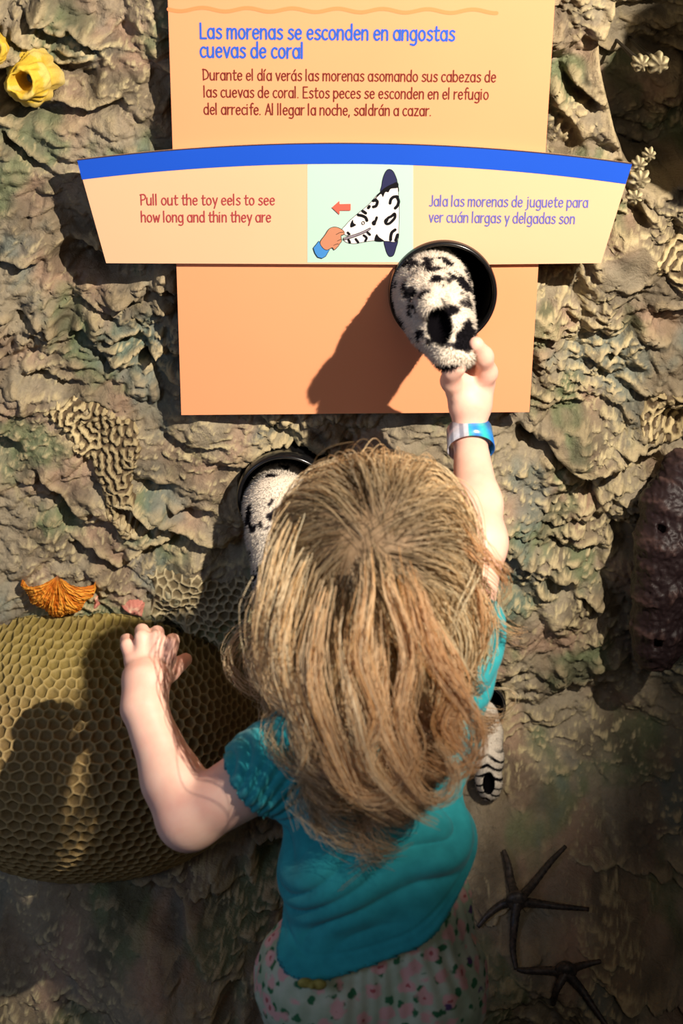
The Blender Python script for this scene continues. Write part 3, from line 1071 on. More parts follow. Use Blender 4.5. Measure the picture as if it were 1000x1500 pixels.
def bez(p0, pm, p1, n=40):
    """parabola through three pixel points"""
    out = []
    for i in range(n + 1):
        t = i / n
        l0 = (1 - t) * (1 - 2 * t); lm = 4 * t * (1 - t); l1 = t * (2 * t - 1)
        out.append((l0 * p0[0] + lm * pm[0] + l1 * p1[0], l0 * p0[1] + lm * pm[1] + l1 * p1[1]))
    return out


top = bez((113, 234.5), (520, 210), (925.5, 240))
mid = bez((120, 263), (520, 240), (916, 269.5))
arc_px = []
for i in range(41):
    a = math.radians(213.4 + (326.6 - 213.4) * i / 40)
    arc_px.append((648 + 74.5 * math.cos(a), 429 + 75.5 * math.sin(a)))
out = [xz(*q, CY) for q in top] + [xz(880, 385.5, CY)] + [xz(*q, CY) for q in arc_px[::-1]] + [xz(155.5, 385.5, CY)]
slab('cream_board', out, CY, CY + 0.006, cream_m, cp)
slab('blue_stripe', [xz(*q, CY) for q in top] + [xz(*q, CY) for q in mid[::-1]], CY - 0.0005, CY - 0.0001, blue_m, cp)
slab('edge_line', [xz(q[0], q[1] - 1.0, CY) for q in top] + [xz(q[0], q[1] + 0.6, CY) for q in top[::-1]], CY - 0.0008, CY - 0.0003, edge_m, cp)
mt = lambda x: 240.2 + 0.00012 * (x - 520) ** 2
ring_cut = [(605, 384.5), (605, mt(605))]
msq = [(450, mt(450))] + [(450 + i * 15.5, mt(450 + i * 15.5)) for i in range(1, 10)] + [(605, mt(605)), (605, 366), (596, 374), (588, 384)] + [(450, 384.5)]
slab('mint_square', [xz(*q, CY) for q in msq], CY - 0.0003, CY - 0.0001, mint_m, cp)
text_line('Pull out the toy eels to see', (207, 300), (402, 300), 10.2, CY - 0.0002, red_m, cp, 1.8)
text_line('how long and thin they are', (207.5, 325), (396.5, 325), 10.2, CY - 0.0002, red_m, cp, 1.8)
text_line('Jala las morenas de juguete para', (629, 301.5), (860, 303.5), 10.2, CY - 0.0002, lav_m, cp, 1.8)
text_line('ver cuán largas y delgadas son', (628.5, 325), (840.5, 327.5), 10.2, CY - 0.0002, lav_m, cp, 1.8)

# pictogram: flat printed shapes, each a hair above the last
pq = lambda x, y: (440 + x / 5.5556, 230 + y / 5.5556)
LAY = [0]


def shape(name, pts, mat, smooth=True, outline=None):
    LAY[0] += 1
    Y = CY - 0.0004 - 0.00006 * LAY[0]
    p = catmull(pts, 6, closed=True) if smooth else np.array(pts, float)
    w = [xz(*pq(*q), CY) for q in p]
    tri = tessellate_polygon([[Vector((q[0], q[1], 0)) for q in w]])
    o = np_mesh(name, [(q[0], Y, q[1]) for q in w], tris=[tuple(t) for t in tri], mat=mat, smooth=False)
    adopt(o, cp)
    if outline: strokes('outline', [list(p) + [p[0]]], outline, ink_black)
    return o


def strokes(name, lines, w, mat):
    LAY[0] += 1
    Y = CY - 0.0004 - 0.00006 * LAY[0]
    V, T = [], []
    for l in lines:
        ribbon([xz(*pq(*q), CY) for q in l], w / 5.5556 / 1160, Y, V, T)
    return adopt(np_mesh(name, V, tris=T, mat=mat, smooth=False), cp)


shape('printed_fin', [(658, 290), (660, 230), (672, 165), (695, 115), (722, 99), (752, 115), (775, 160), (788, 210), (790, 290)], ink_navy, outline=5)
shape('printed_fin', [(684, 670), (692, 750), (712, 798), (733, 810), (757, 796), (776, 740), (786, 670)], ink_navy, outline=5)
shape('printed_eel', [(338, 590), (368, 552), (400, 516), (470, 455), (560, 380), (620, 310), (680, 262), (740, 225), (784, 208), (795, 280), (803, 400), (800, 560), (788, 682),
                      (700, 684), (600, 680), (520, 690), (450, 703), (395, 700), (356, 682), (350, 655), (392, 638), (362, 632)], ink_white, outline=4)
shape('printed_spot', [(600, 345), (640, 290), (700, 240), (786, 205), (792, 248), (735, 258), (715, 285), (690, 285), (670, 325), (655, 300), (625, 325)], ink_black)
strokes('printed_spot', [catmull([(785, 320), (755, 325), (735, 345), (728, 375)], 6), catmull([(785, 325), (798, 360), (788, 395), (770, 415)], 6)], 24, ink_black)
strokes('printed_spot', [catmull([(600, 350), (625, 360), (615, 395), (592, 405)], 6), catmull([(560, 400), (552, 412)], 4), [(592, 355), (612, 345)]], 24, ink_black)
strokes('printed_spot', [catmull([(505, 438), (530, 455)], 4), catmull([(470, 470), (505, 478), (530, 492), (540, 515)], 6)], 24, ink_black)
shape('printed_spot', [(425, 508), (432, 535), (452, 552), (410, 572), (405, 545)], ink_black)
strokes('printed_spot', [catmull([(700, 520), (712, 495), (740, 480), (765, 460), (768, 490), (745, 520), (720, 540), (698, 540), (690, 520), (700, 505)], 6)], 22, ink_black)
strokes('printed_spot', [catmull([(620, 490), (612, 515), (600, 532)], 6)], 20, ink_black)
shape('printed_spot', [(580, 530), (600, 512), (615, 530), (608, 552), (588, 552)], ink_black)
strokes('printed_spot', [catmull([(770, 590), (745, 610), (735, 640), (733, 672)], 6), catmull([(790, 630), (775, 675)], 4)], 24, ink_black)
shape('printed_spot', [(618, 625), (640, 650), (680, 682), (605, 680)], ink_black)
strokes('printed_spot', [catmull([(450, 665), (470, 692)], 4), catmull([(515, 635), (538, 655), (528, 680)], 4), [(545, 610), (565, 630)], [(392, 672), (402, 692)], [(385, 612), (398, 626)]], 18, ink_black)
shape('printed_mouth', [(352, 662), (400, 640), (470, 618), (530, 592), (562, 575), (568, 585), (530, 610), (470, 636), (400, 660), (356, 672)], ink_grey, outline=5)
strokes('printed_eye', [arc(510, 534, 11, 13, 0, 360, 16)], 5, ink_black)
shape('printed_cuff', [(104, 738), (150, 680), (165, 712), (200, 745), (236, 752), (205, 805), (175, 822), (140, 812), (118, 780)], ink_cuff, smooth=False, outline=4)
shape('printed_hand', [(160, 690), (200, 630), (235, 580), (280, 566), (325, 580), (355, 605), (352, 628), (330, 638), (335, 680), (318, 705), (305, 725), (275, 752), (258, 735), (215, 754), (180, 735)], ink_skin, outline=4)
strokes('printed_crease', [catmull([(290, 628), (320, 612), (350, 608)], 5), catmull([(300, 680), (325, 668), (335, 665)], 5), catmull([(270, 715), (295, 705), (310, 705)], 5)], 4, ink_black)
shape('printed_arrow', [(256, 408), (316, 354), (318, 380), (408, 378), (408, 432), (318, 432), (318, 466)], ink_arrow, smooth=False)


# ------------------------------------------------------------------ round tube openings
black_pl = new_mat('black_plastic', (0.008, 0.008, 0.009), 0.22, 0.5)
black_in = new_mat('black_tube_inside', (0.004, 0.004, 0.004), 0.6, 0.3)


def lathe(prof, c, nseg=96):
    """profile of (radius, y) about the axis through c along y"""
    th = np.linspace(0, 2 * math.pi, nseg, endpoint=False)
    V = np.array([[(c[0] + r * math.cos(t), y, c[2] + r * math.sin(t)) for t in th] for r, y in prof])
    n = len(prof)
    idx = np.arange(n * nseg).reshape(n, nseg)
    Q = np.stack([idx[:-1], np.roll(idx, -1, 1)[:-1], np.roll(idx, -1, 1)[1:], idx[1:]], -1).reshape(-1, 4)
    return V.reshape(-1, 3), Q


def tube_opening(c, r, yf, label, group='round openings of the toy eel tubes'):
    root = empty('tube_opening', (c[0], yf, c[2]), label, 'tube', group)
    rim = [(r * .90, yf + .05), (r * .905, yf + .002), (r * .915, yf - .007), (r * .94, yf - .011), (r * .975, yf - .011), (r, yf - .007), (r * 1.005, yf + .001), (r * .99, yf + .012), (r * .93, yf + .016)]
    V, Q = lathe(rim, c); adopt(np_mesh('rim', V, quads=Q, mat=black_pl), root)
    V, Q = lathe([(r * .89, yf + .0), (r * .895, yf + .06), (r * .88, yf + .20), (r * .8, yf + .215), (0.001, yf + .22)], c)
    adopt(np_mesh('tube', V, quads=Q, mat=black_in), root)


tube_opening(HOLE1, H_R, -0.008, 'black round tube opening overlapping the curved panel and the orange board')
tube_opening(HOLE2, H_R * .95, -0.004, 'black round tube opening in the rock, partly hidden by the left of the hair')
tube_opening(HOLE3, H_R * .60, 0.022, 'black round tube opening low in the rock, right of the turquoise shirt')

# ------------------------------------------------------------------ plush eels
plush = painted('plush_skin', rough=1.0, spec=0.0, bscale=600, bstr=0.5)
furm = painted('plush_fur', rough=0.9, spec=0.05, bstr=0)
WHITE = np.array(srgb(236, 224, 206)); BLACK = np.array((0.008, 0.007, 0.009)); GREYB = np.array(srgb(128, 118, 120))


def fur(root, V, Q, paintfn, count, length, rad, down, seed, skip=None):
    r = np.random.RandomState(seed)
    N = normals(V, Q)
    qi = r.randint(0, len(Q), count)
    w = r.dirichlet((1, 1, 1, 1), count)
    p = (V[Q[qi]] * w[..., None]).sum(1); n = (N[Q[qi]] * w[..., None]).sum(1)
    n /= np.linalg.norm(n, axis=1)[:, None]
    if skip is not None:
        k = ~skip(p); p = p[k]; n = n[k]
    m = len(p)
    d = n + down + r.normal(size=(m, 3)) * 0.28; d /= np.linalg.norm(d, axis=1)[:, None]
    L = length * (0.6 + 0.6 * r.rand(m))
    a = np.cross(d, r.normal(size=(m, 3))); a /= np.linalg.norm(a, axis=1)[:, None]; b = np.cross(d, a)
    base = p - n * 0.0008
    vs = [base + a * rad, base - a * rad * .5 + b * rad * .87, base - a * rad * .5 - b * rad * .87, base + d * L[:, None]]
    VV = np.stack(vs, 1).reshape(-1, 3)
    C = np.repeat(paintfn(p) * (0.82 + 0.3 * r.rand(m, 1)), 4, axis=0)
    i = np.arange(m)[:, None] * 4
    T = np.concatenate([i + np.array([[0, 1, 3]]), i + np.array([[1, 2, 3]]), i + np.array([[2, 0, 3]])])
    o = np_mesh('fur', VV, tris=T, mat=furm, color=np.clip(C, 0, 1))
    adopt(o, root); o['kind'] = 'stuff'


def pn(p, f, s): return perlin(p[:, 0] * f + s, p[:, 1] * f * .8 + s * 2, p[:, 2] * f + s * 3)


def blotch(seed, thr, f=30, sc=(1, 1)):
    def fn(p):
        q = p * np.array((sc[0], 1, sc[1]))
        w = pn(q, f, seed) + 0.45 * pn(q, f * 2.3, seed + 5) + 0.12 * pn(q, f * 7, seed + 8)
        m = sstep(thr, thr + 0.13, w)
        g = sstep(thr + .12, thr + .3, w)[:, None]
        c = WHITE * (1 - m[:, None]) + (GREYB * 0.25 * (1 - g) + BLACK * g) * m[:, None]
        return c
    return fn


# eel pulled by the child
e1 = empty('toy_eel', P(640, 415, 0.0), 'black and white spotted plush eel being pulled out of the panel opening by the child', 'toy eel', 'plush toy eels')
f = Field((-.04, -.33, .84), (.20, .14, 1.14), 0.0022)
ch1 = [(640, 405, .12, .036), (634, 415, .02, .042), (633, 428, -.05, .0435), (637, 448, -.11, .041), (645, 470, -.155, .036), (655, 492, -.185, .029)]
for a, b in zip(ch1[:-1], ch1[1:]): f.cap(P(*a[:3]), P(*b[:3]), a[3], b[3], k=.012)
f.cap(P(655, 490, -.19), P(663, 512, -.205), .028, .0225, k=.012)       # lower jaw
f.ell(P(664, 521, -.215), (.022, .02, .016), k=.01)
f.cap(P(634, 440, -.178), P(632, 450, -.20), .017, .0155, k=.006)        # upper lip / nose
f.ell(P(612, 448, -.165), (.010, .010, .010), k=.005)
f.ell(P(655, 440, -.165), (.010, .010, .010), k=.005)
mouth_c = P(643, 480, -.222)
f.ell(mouth_c, (.0150, .036, .0205), k=.004, sub=True)
V, Q = f.mesh(2)
bl1 = blotch(3.3, 0.10, 35, (1.0, 1.3))


def paint1(p):
    c = bl1(p)
    d = (p - mouth_c) / np.array((.0160, .040, .0215))
    m = sstep(1.10, 0.98, np.linalg.norm(d, axis=1))[:, None]
    nose = sstep(.020, .012, np.linalg.norm(p - P(631, 448, -.215), axis=1))[:, None]
    c = c * (1 - nose) + WHITE * .92 * nose
    return c * (1 - m) + BLACK * 0.5 * m


in_mouth1 = lambda p: np.linalg.norm((p - mouth_c) / np.array((.0150, .038, .0205)), axis=1) < 1.03
adopt(np_mesh('body', V, quads=Q, mat=plush, color=paint1(V)), e1)
fur(e1, V, Q, paint1, 42000, .0062, .00055, np.array((0.0, -0.25, -0.55)), 5, in_mouth1)

# eel hanging from the left opening
e2 = empty('toy_eel', P(412, 720, 0.02), 'black and white spotted plush eel drooping from the left opening, half hidden by the hair', 'toy eel', 'plush toy eels')
f = Field((-.18, -.25, .50), (.04, .16, .84), 0.0022)
ch2 = [(420, 715, .12, .036), (412, 728, .03, .042), (408, 745, -.02, .044), (404, 785, -.055, .036), (403, 830, -.08, .027), (402, 865, -.095, .024), (402, 905, -.10, .021)]
for a, b in zip(ch2[:-1], ch2[1:]): f.cap(P(*a[:3]), P(*b[:3]), a[3], b[3], k=.012)
f.cap(P(402, 880, -.13), P(403, 912, -.13), .008, .006, k=.004, sub=True)
V, Q = f.mesh(2)
paint2 = blotch(11.7, 0.26, 44)
adopt(np_mesh('body', V, quads=Q, mat=plush, color=paint2(V)), e2)
seam = [P(378 + 0.02 * (y - 700) , y, -.066 - 0.0002 * (y - 700)) for y in range(706, 780, 3)]
fur(e2, V, Q, paint2, 26000, .0055, .00055, np.array((0.0, -0.1, -0.7)), 6)

# striped eel low on the right
e3 = empty('toy_eel', P(705, 1040, 0.03), 'striped plush eel with an open black mouth hanging beside the turquoise shirt', 'toy eel', 'plush toy eels')
f = Field(P(640, 1210, .1) + np.array((0, -.25, -.03)), P(790, 1000, .1) + np.array((.02, .06, .06)), 0.0016)
ch3 = [(690, 1035, .12, .024), (702, 1050, .03, .025), (708, 1075, -.015, .025), (713, 1110, -.035, .0215), (716, 1145, -.05, .0165), (717, 1158, -.052, .0145)]
for a, b in zip(ch3[:-1], ch3[1:]): f.cap(P(*a[:3]), P(*b[:3]), a[3], b[3], k=.01)
mouth3 = P(716, 1150, -.070)
f.ell(mouth3, (.0078, .016, .0165), k=.002, sub=True)
V, Q = f.mesh(2)


def paint3(p):
    t = (p[:, 2] - P(713, 1110, -.035)[2]) + 0.6 * np.abs(p[:, 0] - P(713, 1110, -.05)[0])
    w = np.sin(t * 2 * math.pi / .0128 + 1.2 * pn(p, 40, 3)) + .5 * pn(p, 50, 7)
    m = (sstep(.35, .75, w) * sstep(.36, .33, p[:, 2] - 0.0))[:, None] if False else (sstep(.35, .75, w))[:, None]
    top_ = sstep(P(708, 1085, -.03)[2], P(708, 1098, -.03)[2], p[:, 2])[:, None]
    c = WHITE * .88 * (1 - m * top_) + BLACK * m * top_
    d = (p - mouth3) / np.array((.0088, .019, .0175))
    k = sstep(1.08, 0.98, np.linalg.norm(d, axis=1))[:, None]
    return c * (1 - k) + BLACK * .5 * k


adopt(np_mesh('body', V, quads=Q, mat=plush, color=paint3(V)), e3)
fur(e3, V, Q, paint3, 16000, .003, .00045, np.array((0.0, -0.1, -0.6)), 8, lambda p: np.linalg.norm((p - mouth3) / np.array((.0085, .018, .017)), axis=1) < 1.04)

# ------------------------------------------------------------------ the child
child = empty('person', (0.04, -0.5, 0.0), 'small child from behind with blond hair, turquoise T-shirt, floral trousers, right arm raised', 'person')
skin = new_mat('skin', srgb(238, 190, 168), 0.5, 0.35)
sb = skin.node_tree.nodes['Principled BSDF']
sb.inputs['Subsurface Weight'].default_value = 0.12
sb.inputs['Subsurface Radius'].default_value = (0.012, 0.004, 0.002)
sb.inputs['Subsurface Scale'].default_value = 0.6
lk(skin, ramp(skin, noise(skin, 30, 4), [(0.3, srgb(236, 180, 160)), (0.7, srgb(244, 200, 178))]), base_in(skin))
bump(skin, noise(skin, 700, 2), 0.08, 0.0005)

RS = P(664, 965, -.425); RE = P(703, 795, -.335); RW = P(688, 640, -.20)
LS = P(425, 1108, -.50); LE = P(276, 1200, -.49); LW = P(211, 1040, -.42)
HC = P(548, 815, -.42)
TORSO = [((-.005, -.485, .650), (.095, -.435, .705), .050), ((.008, -.49, .605), (.080, -.455, .640), .066),
         ((.020, -.525, .515), (.072, -.51, .530), .074), ((.008, -.545, .415), (.078, -.54, .420), .078)]
B = Field((-.31, -.72, -.01), (.29, -.08, 1.06), 0.0030)
for a, b, r in TORSO: B.cap(a, b, r, k=.03, flat=((0.2, -1, 0), .82))
B.cap((.038, -.455, .68), (.034, -.43, .78), .034, .032, k=.02)
B.ell(HC, (.076, .088, .090), k=.01)
B.ell(HC + np.array((0, .030, -.050)), (.052, .052, .050), k=.03)       # jaw
B.ell(HC + np.array((0, .086, -.024)), (.009, .012, .010), k=.010)       # nose
B.ell(HC + np.array((0, .079, -.052)), (.018, .010, .007), k=.008)       # lips
B.cap(HC + np.array((-.016, .094, -.052)), HC + np.array((.016, .094, -.052)), .0025, k=.003, sub=True)
for s_ in (-1, 1):
    B.ell(HC + np.array((s_ * .028, .088, -.002)), (.014, .011, .009), k=.008, sub=True)
    B.ell(HC + np.array((s_ * .077, .0, -.018)), (.008, .014, .021), k=.006)
    B.ell(HC + np.array((s_ * .040, .062, -.040)), (.024, .022, .022), k=.02)
# right arm
B.cap(RS, RE, .036, .0275, k=.02)
B.cap(RE, RE + (RW - RE) * .35, .0270, .0275, k=.02)
B.cap(RE + (RW - RE) * .35, RW, .0275, .0185, k=.015)
# left arm
B.cap(LS, LE, .040, .0325, k=.02)
B.cap(LE, LE + (LW - LE) * .35, .0320, .0325, k=.018)
B.cap(LE + (LW - LE) * .35, LW, .0325, .0240, k=.015)
# left hand, fingers spread over the coral
B.cap(LW, P(214, 1000, -.395), .024, .028, k=.012, flat=((0, 1, .55), .72))
B.cap(P(205, 985, -.38), P(202, 972, -.370), .020, .0150, k=.010, flat=((0, 1, .55), .75))
B.cap(P(225, 985, -.38), P(236, 972, -.370), .022, .0150, k=.010, flat=((0, 1, .55), .75))


def finger(ps, r0, r1, k=.0045):
    for i, (a, b) in enumerate(zip(ps[:-1], ps[1:])):
        t0 = i / (len(ps) - 1); t1 = (i + 1) / (len(ps) - 1)
        B.cap(P(*a), P(*b), r0 + (r1 - r0) * t0, r0 + (r1 - r0) * t1, k=k if i else .006)


finger([(194, 968, -0.368), (187, 946, -0.352), (186, 938, -0.328), (189, 944, -0.312)], .0088, .0076, .002)
finger([(209, 958, -0.366), (208, 934, -0.354), (208, 924, -0.330), (209, 930, -0.312)], .0090, .0080, .002)
finger([(229, 956, -0.366), (230, 935, -0.356), (230, 927, -0.332), (229, 934, -0.312)], .0092, .0080, .002)
finger([(247, 962, -0.368), (251, 944, -0.356), (253, 938, -0.332), (250, 946, -0.314)], .0088, .0078, .002)
finger([(232, 1000, -0.380), (250, 985, -0.352), (264, 972, -0.328), (272, 966, -0.314)], .0115, .0080, .002)
# right hand, closed on the lower jaw of the toy
B.cap(RW, P(688, 600, -.190), .0185, .0205, k=.012, flat=((0, 1, .3), .85))
B.cap(P(683, 590, -.188), P(674, 562, -.185), .021, .019, k=.012)
B.cap(P(694, 590, -.184), P(704, 560, -.175), .021, .0175, k=.012)
finger([(704, 564, -.182), (713, 546, -.190), (708, 522, -.206), (697, 504, -.218)], .0120, .0088, .010)
finger([(698, 556, -.168), (702, 538, -.170), (694, 518, -.176), (684, 508, -.186)], .0105, .0080, .010)
finger([(690, 556, -.162), (688, 532, -.150), (672, 520, -.152), (664, 524, -.165)], .0090, .0076)
finger([(676, 560, -.166), (668, 540, -.158), (658, 532, -.164), (654, 530, -.178)], .0086, .0070)
finger([(667, 574, -.196), (660, 558, -.206), (662, 544, -.218), (672, 539, -.226)], .0115, .0085, .010)
# legs and feet
for s_ in (-1, 1):
    hx = .043 + s_ * .045
    B.cap((hx, -.54, .40), (hx, -.50, .22), .060, .042, k=.02)
    B.cap((hx, -.50, .22), (hx, -.53, .05), .038, .026, k=.015)
    B.cap((hx, -.53, .035), (hx + s_ * .01, -.44, .022), .022, .018, k=.012)
V, Q = B.mesh(3)
body = adopt(np_mesh('body', V, quads=Q, mat=skin), child)
eye_m = new_mat('eye', (0.85, 0.85, 0.85), 0.15)
lk(eye_m, ramp(eye_m, noise(eye_m, 20, 0), [(0.2, (.75, .75, .75)), (0.8, (.85, .85, .85))]), base_in(eye_m))
iris_m = new_mat('iris', srgb(70, 90, 110), 0.15)
for s_ in (-1, 1):
    f = Field(HC + np.array((s_ * .028 - .014, .062, -.016)), HC + np.array((s_ * .028 + .014, .095, .014)), .001)
    f.ell(HC + np.array((s_ * .028, .0735, -.002)), (.0095, .0095, .0085), k=0)
    v_, q_ = f.mesh(1)
    adopt(np_mesh('eye', v_, quads=q_, mat=eye_m), child)
    f = Field(HC + np.array((s_ * .028 - .008, .075, -.010)), HC + np.array((s_ * .028 + .008, .090, .006)), .0006)
    f.ell(HC + np.array((s_ * .028, .0805, -.002)), (.0042, .0032, .0042), k=0)
    v_, q_ = f.mesh(1)
    adopt(np_mesh('iris', v_, quads=q_, mat=iris_m), child)

# T-shirt
hl = np.array(P(412, 1354, -.55)); hb = np.array(P(545, 1428, -.62)); hr = np.array(P(704, 1225, -.51))
hn = np.cross(hr - hl, hb - hl); hn /= np.linalg.norm(hn)
if hn[2] > 0: hn = -hn
T_ = Field((-.17, -.70, .36), (.25, -.33, .80), 0.0026)
for a, b, r in TORSO[:3]: T_.cap(a, b, r + .010, k=.03, flat=((0.2, -1, 0), .84))
T_.cap((.004, -.55, .395), (.080, -.535, .440), .090, k=.03, flat=((0.2, -1, 0), .86))
dl = (LE - LS) / np.linalg.norm(LE - LS); dr = (RE - RS) / np.linalg.norm(RE - RS)
T_.cap(LS - dl * .02, LS + dl * .034, .047, .0495, k=.02)
T_.cap(RS - dr * .02, RS + dr * .040, .046, .047, k=.02)
T_.cap((.037, -.462, .68), (.035, -.447, .722), .046, .043, k=.015)
T_.cap(LS + dl * .058, LS + dl * .16, .0425, .043, k=.003, sub=True)
T_.cap(RS + dr * .022, RS + dr * .13, .038, .038, k=.003, sub=True)
T_.cap((.036, -.45, .712), (.034, -.43, .80), .037, .037, k=.003, sub=True)
T_.plane(hb, hn)
V, Q = T_.mesh(3)
N = normals(V, Q)
u = -(V - hb) @ hn
lat = (V[:, 0] - .04)
arcp = u + 0.55 * lat ** 2 / .1 - .25 * (V[:, 1] + .55)
ph = arcp * 2 * math.pi / .020 + 2.2 * n2(V[:, 0], V[:, 2], 9, 3)
fold = (np.abs(np.sin(ph / 2)) ** 0.7 - .6) * (0.35 + 0.75 * sstep(-.3, .4, n2(V[:, 0], V[:, 2], 8, 12)))
ampf = .013 * sstep(.008, .035, u) * sstep(.26, .17, u)
sl = np.minimum(np.linalg.norm(V - (LS + dl * .035), axis=1), np.linalg.norm(V - (RS + dr * .03), axis=1))
fold2 = .0028 * n2(V[:, 0] * 1.6 + V[:, 2], V[:, 2] - V[:, 0], 26, 5) * sstep(.10, .04, sl)
hemr = .0016 * sstep(.004, .0, np.abs(u - .004)) - .0016 * sstep(.0022, 0, np.abs(u - .013))
V = V + N * (fold * ampf + fold2 + hemr + .0018 * n2(V[:, 0], V[:, 2], 18, 9))[:, None]
teal = new_mat('turquoise_jersey', srgb(40, 150, 160), 0.85, 0.15)
lk(teal, ramp(teal, noise(teal, 60, 3), [(0.3, srgb(40, 142, 150)), (0.7, srgb(48, 160, 168))]), base_in(teal))
teal.node_tree.nodes['Principled BSDF'].inputs['Sheen Weight'].default_value = 0.15
bump(teal, noise(teal, 900, 2), 0.25, 0.0006)
adopt(np_mesh('t_shirt', V, quads=Q, mat=teal), child)

# trousers
F2 = Field((-.13, -.70, .02), (.22, -.38, .56), 0.0032)
F2.cap((-.003, -.55, .385), (.078, -.54, .40), .081, k=.03, flat=((0, -1, 0), .90))
F2.cap((.004, -.54, .40), (.076, -.53, .47), .072, k=.03, flat=((0, -1, 0), .90))
for s_ in (-1, 1):
    hx = .043 + s_ * .047
    F2.cap((hx, -.545, .37), (hx, -.50, .21), .080, .058, k=.02)
    F2.cap((hx, -.50, .21), (hx, -.525, .07), .056, .050, k=.02)
F2.plane((0, 0, .055), (0, 0, -1)); F2.plane((0.04, -.54, .485), (-.32, 0, 1))
V, Q = F2.mesh(2)
N = normals(V, Q)
g = .0009 * np.sin(np.arctan2(V[:, 1] + .54, V[:, 0] - .043) * 34 + 3 * n2(V[:, 0], V[:, 2], 12, 2)) * sstep(.30, .44, V[:, 2])
V = V + N * (g + .0045 * n2(V[:, 0] + V[:, 1], V[:, 2] * .6, 14, 19) + .002 * n2(V[:, 0] + V[:, 1], V[:, 2], 40, 4))[:, None]
pt = new_mat('floral_cotton', srgb(170, 186, 160), 0.9, 0.12)


def cells(scale, rand=1.0, off=(0, 0, 0)):
    tc = nd(pt, 'ShaderNodeTexCoord'); mp = nd(pt, 'ShaderNodeMapping'); mp.inputs['Location'].default_value = off
    lk(pt, tc.outputs['Object'], mp.inputs[0])
    nz = nd(pt, 'ShaderNodeTexNoise'); nz.inputs['Scale'].default_value = 120
    lk(pt, mp.outputs[0], nz.inputs['Vector'])
    ad = nd(pt, 'ShaderNodeVectorMath', operation='MULTIPLY_ADD')
    lk(pt, nz.outputs['Color'], ad.inputs[0]); ad.inputs[1].default_value = (.010, .010, .010); lk(pt, mp.outputs[0], ad.inputs[2])
    v = nd(pt, 'ShaderNodeTexVoronoi'); v.inputs['Scale'].default_value = scale; v.inputs['Randomness'].default_value = rand
    lk(pt, ad.outputs[0], v.inputs['Vector'])
    return v.outputs['Distance']


base = ramp(pt, noise(pt, 26, 3), [(0.35, srgb(160, 178, 148)), (0.65, srgb(196, 202, 180))])
c = mixc(pt, ramp(pt, cells(58, 1, (.3, .1, 0)), [(0.26, (1, 1, 1)), (0.34, (0, 0, 0))]), base, srgb(58, 112, 76))
c = mixc(pt, ramp(pt, cells(46), [(0.34, (1, 1, 1)), (0.46, (0, 0, 0))]), c, srgb(216, 168, 160))
c = mixc(pt, ramp(pt, cells(46), [(0.10, (1, 1, 1)), (0.15, (0, 0, 0))]), c, srgb(176, 96, 96))
c = mixc(pt, ramp(pt, cells(25, 1, (.7, .2, .4)), [(0.10, (1, 1, 1)), (0.14, (0, 0, 0))]), c, srgb(92, 70, 110))
lk(pt, c, base_in(pt))
bump(pt, noise(pt, 800, 2), 0.2, 0.0005)
adopt(np_mesh('trousers', V, quads=Q, mat=pt), child)
# small olive bow at the back of the waist; depth found on the trousers
bx = P(457, 1442, -.60)
near_ = V[(np.abs(V[:, 0] - bx[0]) < .012) & (np.abs(V[:, 2] - bx[2]) < .02)]
by = float(near_[:, 1].min()) - .002
bc = P(457, 1441, by)
f = Field(bc - .03, bc + .03, .0012)
f.ell(bc + np.array((-.007, 0, .001)), (.0085, .005, .0058), k=.003)
f.ell(bc + np.array((.007, 0, -.001)), (.0085, .005, .0062), k=.003)
f.ell(bc + np.array((0, -.003, 0)), (.0035, .004, .004), k=.002)
v_, q_ = f.mesh(1)
bow_m = new_mat('olive_ribbon', srgb(150, 140, 70), .7, .2)
lk(bow_m, ramp(bow_m, noise(bow_m, 200, 2), [(.3, srgb(136, 128, 60)), (.7, srgb(168, 156, 84))]), base_in(bow_m))
adopt(np_mesh('bow', v_, quads=q_, mat=bow_m), child)

# shoes
shoe_m = new_mat('shoe_canvas', srgb(150, 120, 140), 0.8)
lk(shoe_m, ramp(shoe_m, noise(shoe_m, 200, 2), [(0.3, srgb(140, 110, 130)), (0.7, srgb(165, 135, 152))]), base_in(shoe_m))
sole_m = new_mat('shoe_rubber', srgb(225, 222, 215), 0.6)
for s_ in (-1, 1):
    hx = .043 + s_ * .047
    f = Field((hx - .06, -.60, -.004), (hx + .06, -.38, .09), .002)
    f.cap((hx, -.54, .036), (hx + s_ * .008, -.43, .030), .030, .028, k=.01)
    f.cap((hx, -.545, .04), (hx, -.54, .062), .030, .029, k=.008)
    f.plane((0, 0, .066), (0, 0, 1)); f.plane((0, 0, .012), (0, 0, -1))
    f.cap((hx, -.54, .060), (hx, -.54, .085), .023, k=.001, sub=True)
    v_, q_ = f.mesh(2)
    sh = adopt(np_mesh('shoe', v_, quads=q_, mat=shoe_m), child)
    f = Field((hx - .06, -.60, -.004), (hx + .06, -.38, .03), .002)
    f.cap((hx, -.54, .010), (hx + s_ * .008, -.43, .010), .033, .031, k=0)
    f.plane((0, 0, .016), (0, 0, 1)); f.plane((0, 0, .0005), (0, 0, -1))
    v_, q_ = f.mesh(1)
    so = adopt(np_mesh('sole', v_, quads=q_, mat=sole_m), child)

